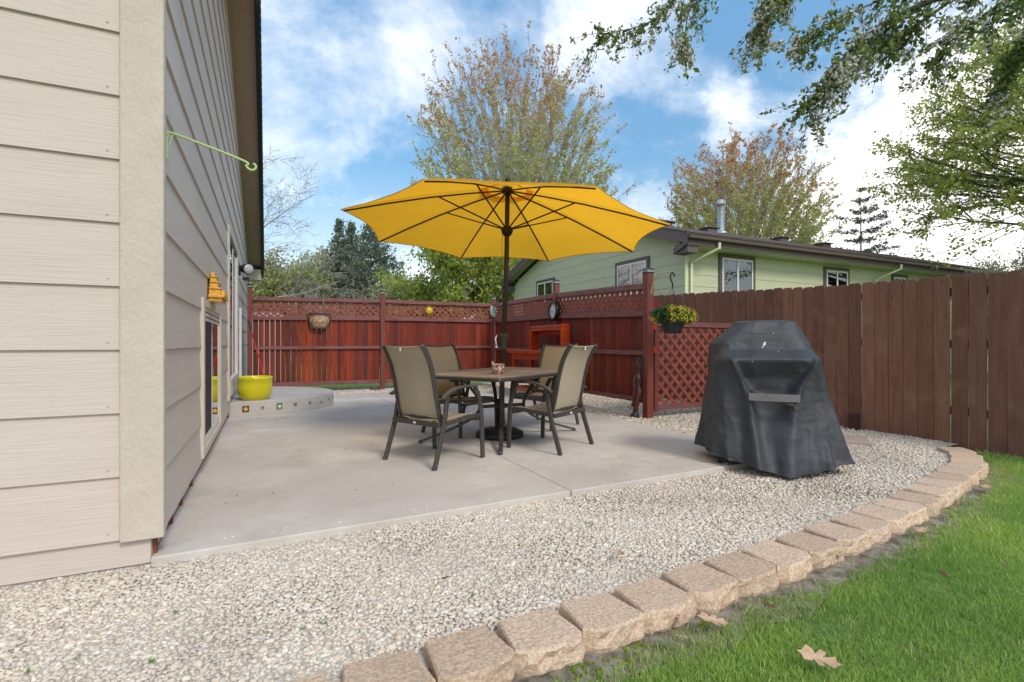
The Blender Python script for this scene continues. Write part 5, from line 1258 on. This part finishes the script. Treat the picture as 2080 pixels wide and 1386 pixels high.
for s_ in (1, -1): MB().tube(catmull([(s_*.215, -.01, .14), (s_*.225, -.02, .06), (s_*.20, -.04, -.0), (s_*.19, -.03, -.09), (s_*.12, -.06, -.17)], 4), .008, 6).build('rack_arm', M['blackmetal'], wp_, True)

sn = empty('sun_ornament', (3.32, 11.225, 1.85), label='small yellow sun face ornament on the back fence lattice', cat='ornament')
mb = MB()
for k in range(14):
    a = 2*PI*k/14; mb.prism([(.045*math.cos(a-.2), .045*math.sin(a-.2)), (.045*math.cos(a+.2), .045*math.sin(a+.2)), (.115*math.cos(a+.05), .115*math.sin(a+.05))][::-1], -.008, .008, axis='y')
mb.build('rays', mat('sun_yellow', (.78, .50, .03), rough=.4), sn)
MB().lathe([(.001, -.02), (.030, -.016), (.050, -.006), (.052, .004), (.001, .006)], 20).build('face', mat('sun_face_yellow', (.80, .55, .06), (.74, .42, .03), rough=.4, scale=60, bump=.004, bscale=60), sn, True).matrix_local = Matrix.Rotation(R(-90), 4, 'X') @ Matrix.Scale(-1, 4, (0, 0, 1)) @ Matrix.Scale(-1, 4, (0, 0, 1))
sn.location.y -= .02

sg = empty('garden_sign', (4.915, 11.18, 1.87), label='pale green embossed plaque with three lines hung on the corner fence post', cat='sign')
pl = [(-.10, .09), (-.06, .13), (0, .12), (.06, .13), (.10, .09), (.095, 0), (.09, -.07), (.05, -.13), (0, -.145), (-.05, -.13), (-.09, -.07), (-.095, 0)]
MB().prism(pl, -.012, .006, axis='y').build('plaque', M['sagebrush'], sg, bevel=.004)
dk = mat('plaque_lettering', (.10, .17, .16), rough=.7)
def text(body, size, parent, loc, m_, name='lettering', rot=(R(90), 0, 0)):
    cu = bpy.data.curves.new(name, 'FONT'); cu.body = body; cu.size = size; cu.align_x = 'CENTER'; cu.align_y = 'CENTER'; cu.extrude = .0015
    o = bpy.data.objects.new(name, cu); col.objects.link(o); o.parent = parent; o.location = loc; o.rotation_euler = rot; cu.materials.append(m_); return o
for z, wv in ((.025, .11), (-.03, .075), (-.075, .055)):       # embossed lines, too small in the photograph to read
    mb = MB(); x = -wv/2
    while x < wv/2: ww = random.uniform(.008, .02); mb.box(x, x+ww, -.0145, -.0125, z-.007, z+.007); x += ww+.005
    mb.build('lettering', dk, sg)

ck_ = empty('wall_clock', (4.80, 8.08, 1.69), R(-92), label='round white faced clock with dark sun ray frame on the red fence post', cat='clock')
# local -y faces the patio
def ylathe(prof, n=32):   # profile (r, y)
    mb = MB(); vs = []
    for r, y in prof:
        for k in range(n): a = 2*PI*k/n; vs.append((r*math.cos(a), y, r*math.sin(a)))
    m = len(prof); fs = [(i*n+(k+1) % n, i*n+k, (i+1)*n+k, (i+1)*n+(k+1) % n) for i in range(m-1) for k in range(n)]
    mb.add(vs, fs+[tuple(range(n)), tuple((m-1)*n+k for k in range(n-1, -1, -1))]); return mb
ylathe([(.165, 0), (.172, -.04), (.165, -.075), (.145, -.085), (.138, -.07), (.138, -.05)]).build('frame', M['blackmetal'], ck_, True)
ylathe([(.139, -.045), (.139, -.052)]).build('dial', M['clockface'], ck_)
mb = MB()
for k in range(12):
    a = 2*PI*k/12; c_, s_ = math.cos(a), math.sin(a); mb.add([((.112*c_-.004*s_), -.0535, .112*s_+.004*c_), (.112*c_+.004*s_, -.0535, .112*s_-.004*c_), (.13*c_+.004*s_, -.0535, .13*s_-.004*c_), (.13*c_-.004*s_, -.0535, .13*s_+.004*c_)], [(0, 1, 2, 3)])
mb.build('hour_marks', M['blackmetal'], ck_)
for a, ln in ((R(-60), .07), (R(-176), .10)):
    MB().bar([(0, -.056, 0), (ln*math.cos(a), -.056, ln*math.sin(a))], .006, .002, (-math.sin(a), 0, math.cos(a))).build('hand', M['blackmetal'], ck_)
for k in range(14):
    a = 2*PI*k/14+.1; MB().tube([(.165*math.cos(a), -.02, .165*math.sin(a)), (.205*math.cos(a+.05), -.03, .205*math.sin(a+.05)), (.235*math.cos(a+.16), -.02, .235*math.sin(a+.16))], [.017, .013, .003], 6).build('ray', M['blackmetal'], ck_, True)

# carved statue leaning at the post
st = empty('carved_statue', (4.60, 5.60, .055), -TH-.1, label='dark carved wooden figure with long hair leaning against the fence post', cat='statue')
st.rotation_euler = (0, R(4), -TH-.1); st.scale = (1.15, 1.15, 1.0)
def el(mb, rowsx, n=16):   # rows (z, cx, rx, ry)
    vs = []
    for z, cx, rx, ry in rowsx:
        for k in range(n): a = 2*PI*k/n; vs.append((cx+rx*math.cos(a), ry*math.sin(a), z))
    m = len(rowsx); mb.add(vs, [(i*n+k, i*n+(k+1) % n, (i+1)*n+(k+1) % n, (i+1)*n+k) for i in range(m-1) for k in range(n)]+[tuple(range(n-1, -1, -1)), tuple((m-1)*n+k for k in range(n))])
mb = MB(); el(mb, [(0, 0, .03, .03), (.01, 0, .05, .05), (.03, 0, .056, .055), (.055, .002, .048, .045), (.08, .004, .030, .03), (.10, .004, .026, .028)]); mb.build('base', M['carvedhair'], st, True)
mb = MB(); el(mb, [(.09, .004, .028, .03), (.16, .006, .033, .034), (.24, .012, .040, .036), (.31, .022, .046, .042), (.36, .030, .052, .046), (.40, .030, .048, .044), (.43, .022, .036, .036), (.47, .016, .038, .036), (.53, .010, .044, .044), (.57, .008, .044, .050), (.60, .012, .030, .032), (.625, .016, .022, .022), (.65, .010, .032, .028), (.70, .004, .038, .034), (.76, .008, .036, .034), (.81, .018, .028, .028), (.83, .022, .012, .012)]); body = mb.build('body', M['carved'], st, True)
MB().tube(catmull([(-.02, -.02, .585), (-.045, -.03, .50), (-.03, -.035, .40), (-.036, -.03, .28), (-.040, -.02, .16)], 4), [.016]*8+[.013]*9, 8).build('arm', M['carved'], st, True)
for z in (.655, .70, .745, .79): MB().lathe([(.001, z-.008), (.009, z-.004), (.010, z), (.001, z+.009)], 8, c=(-.032, -.008)).build('face_relief', M['carved'], st, True)
mb = MB(); el(mb, [(.44, .058, .014, .022), (.50, .060, .018, .03), (.60, .056, .022, .036), (.70, .040, .040, .042), (.78, .028, .042, .044), (.835, .020, .030, .034), (.85, .016, .012, .016)], 18)
hr = mb.build('hair', M['carvedhair'], st, True)

# hanging basket
BK = Vector((4.66, 4.93, 1.22)); hb_ = empty('hanging_basket', BK, label='hanging black basket of yellow and red flowers beside the gate post', cat='hanging basket')
MB().lathe([(.095, 0), (.105, .006), (.135, .10), (.158, .185), (.168, .19), (.168, .205), (.15, .205), (.14, .16), (.001, .15)], 28).build('pot', M['blackplastic'], hb_, True)
for a in (.5, 2.6, 4.7): MB().tube([(.16*math.cos(a), .16*math.sin(a), .20), (0, 0, .60)], .0022, 4).build('hanger_wire', M['blackmetal'], hb_)
MB().tube(catmull([(0, 0, .59), (.0, 0, .64), (-.03, 0, .70), (-.03, 0, .75), (.0, 0, .775), (.025, 0, .76), (.03, 0, .73)], 4), .010, 6).build('hook', M['blackplastic'], hb_, True)
fl_l, fl_c, lf_l, lf_c = [], [], [], []
def flowers(n, colf, size, zone, flat=.8):
    out = MB()
    for _ in range(n):
        p = zone(); nrm = Vector((p.x, p.y-.10, p.z-.12)).normalized()+rv(.25); nrm.normalize(); u_ = nrm.orthogonal().normalized(); v_ = nrm.cross(u_); s_ = size*random.uniform(.75, 1.2); c = colf(); ph = random.random()
        cen = p+nrm*.002; vs = [cen]
        for k in range(10):
            a = 2*PI*k/10+ph; r = s_*(1 if k % 2 else .45); vs.append(p+u_*math.cos(a)*r+v_*math.sin(a)*r+nrm*(.3*s_ if k % 2 else .1*s_))
        out.add(vs, [(0, 1+k, 1+(k+1) % 10) for k in range(10)], c)
    return out
def dome(ax=.27, ay=.22, az=.15, x0=.04, z0=.21, xm=None):
    while True:
        a = random.uniform(0, 2*PI); e_ = math.asin(random.uniform(-.45, 1)); r = random.uniform(.82, 1.05)
        p = Vector((x0+ax*r*math.cos(e_)*math.cos(a), ay*r*math.cos(e_)*math.sin(a), z0+az*r*math.sin(e_)))
        if xm is None or xm(p): return p
LEAFC = [(.10, .20, .04), (.16, .28, .05), (.07, .15, .035), (.22, .34, .06)]
tips = [(dome(.24, .2, .12), Vector((0, 0, 1))) for _ in range(900)]
V, F, Cc = leaves(tips, 2, .02, .035, lambda C0: mixc(LEAFC, len(C0), .2), .6); np_mesh('foliage', V, F, 4, M['leaf'], Cc, hb_)
def rotp(p): c, s_ = math.cos(-TH), math.sin(-TH); return Vector((p.x*c-p.y*s_, p.x*s_+p.y*c, p.z))
flowers(430, lambda: random.choice([(.80, .62, .03), (.82, .70, .08), (.75, .55, .02), (.78, .72, .16)]), .016, lambda: rotp(dome(xm=lambda p: p.x > -.10))).build('yellow_flowers', M['leaf'], hb_)
flowers(14, lambda: random.choice([(.70, .02, .03), (.75, .08, .02)]), .024, lambda: rotp(dome(xm=lambda p: -.12 < p.x and p.z > .28))).build('red_flowers', M['leaf'], hb_)
flowers(22, lambda: (.70, .01, .035), .018, lambda: rotp(Vector((-.215, -.03, .36))+rv(.018))).build('geranium_head', M['leaf'], hb_)
gl = [(rotp(Vector((-.17, -.06, .25))+rv(.045)), Vector((0, 0, 1))) for _ in range(60)]
V, F, Cc = leaves(gl, 2, .02, .07, lambda C0: mixc([(.05, .13, .06), (.08, .18, .08)], len(C0), .2), .9); np_mesh('geranium_leaves', V, F, 4, M['leaf'], Cc, hb_)
flowers(26, lambda: (.78, .68, .05), .015, lambda: rotp(Vector((-.24, -.04, .21))+rv(.028))).build('yellow_flowers', M['leaf'], hb_)
flowers(6, lambda: (.55, .25, .30), .03, lambda: rotp(Vector((.10, .0, .49))+rv(.012))).build('pink_ornament', M['leaf'], hb_)
MB().tube([tuple(rotp(Vector((.10, 0, .25)))), tuple(rotp(Vector((.10, 0, .485))))], .002, 4).build('stake', M['blackmetal'], hb_)
pbk = empty('plant_bracket', (4.74, 5.43, 1.55), label='arched pale yellow metal bracket screwed to the fence post holding the flower basket', cat='plant hook')
tgt = Vector((BK.x, BK.y, BK.z+.785))-Vector((4.74, 5.43, 1.55))
MB().tube(catmull([(0, 0, 0), (0, -.005, .20), (tgt.x*.1, tgt.y*.1, .36), (tgt.x*.35, tgt.y*.35, .455), (tgt.x*.7, tgt.y*.7, .475), (tgt.x, tgt.y, tgt.z+.005), (tgt.x*1.04, tgt.y*1.04, tgt.z+.02)], 5), .0075, 6).build('arm', M['yellowpaint'], pbk, True)
MB().box(-.035, .035, -.012, .004, .185, .205).build('bracket_plate', M['yellowpaint'], pbk); MB().lathe([(.012, -.02), (.014, .0), (.008, .01)], 8).build('end_cap', M['yellowpaint'], pbk)

# rock at fence post, paver
rk_ = MB(); V = ICO*np.array([.14, .10, .08])*(1+rng.uniform(-.15, .15, (12, 1))); rk_.add([tuple(v) for v in V], [tuple(f) for f in ICF]); o = rk_.build('rock', M['rock'], loc=(2.12, 11.2, .10), bevel=.02); tag(o, 'brown rock lying at the foot of the middle back fence post', 'rock')
pv = MB().box(-.22, .22, -.15, .15, -.04, .028).build('paver', M['paver'], loc=(5.64, 3.30, .05), rz=R(38), bevel=.006); tag(pv, 'flat pinkish square paver sunk in the gravel right of the grill', 'paver')

# fallen leaves
OAK = [(0, 0), (.03, .012), (.05, .055), (.085, .05), (.085, .02), (.10, .018), (.13, .06), (.165, .055), (.15, .02), (.175, .018), (.215, .045), (.225, .015), (.25, 0)]
def oak(name, loc, s, rz, label, m_='dryleaf', tilt=(0, 0), curl=.25):
    out = [(x-.12, y) for x, y in OAK]+[(x-.12, -y*.95) for x, y in OAK[::-1][1:-1]]
    mb = MB(); n = len(out); 
    vs = [(x*s*4, y*s*4, (curl*(y*4)**2*3+curl*.6*(x*4)**2+random.uniform(-.015, .015))*s) for x, y in out]; mid = [(x*s*4, 0, curl*.6*(x*4)**2*s) for x in np.linspace(-.11, .12, 6)]
    mb.add(vs+[(0, 0, 0)], [(k, (k+1) % n, n) for k in range(n)])
    o = mb.build(name, M[m_], loc=(loc[0], loc[1], loc[2]+.012), solid=.0012); o.rotation_euler = (tilt[0], tilt[1], rz); tag(o, label, 'leaf'); return o
def L2(u, v, z): Y = 1027*(1.1-z)/(v-697); return W3((u-1040)/1027*Y, Y, z)
oak('oak_leaf', L2(1255, 1130, .075), .075, 1.0, 'tan curled oak leaf lying on the gravel near the edging')
oak('oak_leaf', L2(904, 1180, .072), .04, .3, 'small brown leaf lying alone on the gravel', 'brownleaf')
oak('oak_leaf', L2(1385, 1300, .04), .05, 2.2, 'tiny curled tan leaf in the grass below the two leaves by the edging', tilt=(.4, .1))
oak('oak_leaf', L2(1915, 1170, .035), .06, .7, 'small dry leaf lying mid lawn at the right', 'brownleaf')
oak('oak_leaf', L2(1660, 1345, .045), .13, -1.0, 'large tan dry oak leaf lying on the lawn at the bottom', tilt=(.35, .1), curl=.4)
oak('oak_leaf', L2(1446, 1266, .045), .12, -.6, 'tan lobed oak leaf on bare soil beside a smaller leaf', tilt=(.1, .2))
oak('oak_leaf', L2(1386, 1264, .04), .085, .9, 'small tan leaf tucked against the edging block left of the lobed leaf')
oak('oak_leaf', L2(1872, 1082, .04), .12, .1, 'pale dry leaf in the grass edge by the curve of edging blocks')
oak('oak_leaf', L2(2003, 992, .04), .14, .2, 'pale dry leaf beside the curved right end of the edging')
oak('oak_leaf', L2(1706, 1132, .035), .07, .8, 'tiny tan leaf on the bare soil strip under the edging')
oak('oak_leaf', L2(1562, 1236, .035), .06, 1.9, 'small curled leaf at the grass edge left of centre lawn', 'brownleaf')
oak('oak_leaf', L2(462, 846, .10), .04, .5, 'small brown leaf in the corner of wall and step', 'brownleaf', tilt=(.4, .2))
oak('oak_leaf', L2(427, 902, .10), .03, 2.5, 'shrivelled brown leaf on the patio under the low window', 'brownleaf', tilt=(.2, .4))
# twigs and specks of litter
mb = MB(); 
for _ in range(90):
    X, Y = random.uniform(-1.9, 1.5), random.uniform(2.6, 8); w = W(X, Y)
    if not (-.4 < w[0] < 4 and 3.1 < w[1] < 7.5): continue
    a = random.uniform(0, 6.3); l_ = random.uniform(.004, .014); mb.tube([(w[0], w[1], .092), (w[0]+l_*math.cos(a), w[1]+l_*math.sin(a), .093)], random.uniform(.001, .0025), 4)
tag(mb.build('litter', M['brownleaf']), kind='stuff')
mb = MB()
for _ in range(46):
    x = random.uniform(-.3, 4.0); y = 2.96+abs(random.gauss(0, .05)) ; r_ = random.uniform(.004, .010); Vv = ICO*np.array([r_, r_*.8, r_*.6])*(1+rng.uniform(-.25, .25, (12, 1)))+np.array([x, y, .09+r_*.4]); mb.add([tuple(v) for v in Vv], [tuple(f) for f in ICF], (.62, .57, .49))
tag(mb.build('stray_gravel', M['stone']), kind='stuff')
mb = MB()
for _ in range(420):
    X, Y = random.uniform(0, 3.6), random.uniform(1.5, 3.9); w = W(X, Y)
    if w[1] > float(ybord(w[0]))-.14: continue
    a = random.uniform(0, 6.3); l_ = random.uniform(.01, .035); z_ = random.uniform(.012, .03); mb.tube([(w[0], w[1], z_), (w[0]+l_*math.cos(a), w[1]+l_*math.sin(a), z_+random.uniform(-.006, .006))], random.uniform(.0010, .0018), 3, c=random.choice([(.50, .40, .24), (.34, .24, .15), (.58, .50, .34)]))
tag(mb.build('thatch', M['grass']), kind='stuff')
mb = MB()
for _ in range(70):
    x = random.uniform(-1, 5.5); y = random.uniform(float(ybord(x))+.2, 2.8)
    for k in range(3):
        a = random.uniform(0, 6.3); s_ = random.uniform(.006, .014); p = Vector((x, y, gz(x, y)+.012)); q = p+Vector((math.cos(a)*s_*1.5, math.sin(a)*s_*1.5, .006)); w_2 = Vector((-math.sin(a), math.cos(a), 0))*s_*.5
        mb.add([p, p.lerp(q, .5)+w_2, q, p.lerp(q, .5)-w_2], [(0, 1, 2, 3)], (.16, .30, .05))
tag(mb.build('seedlings', M['grass']), 'tiny green seedlings in the gravel', 'seedlings', kind='stuff')
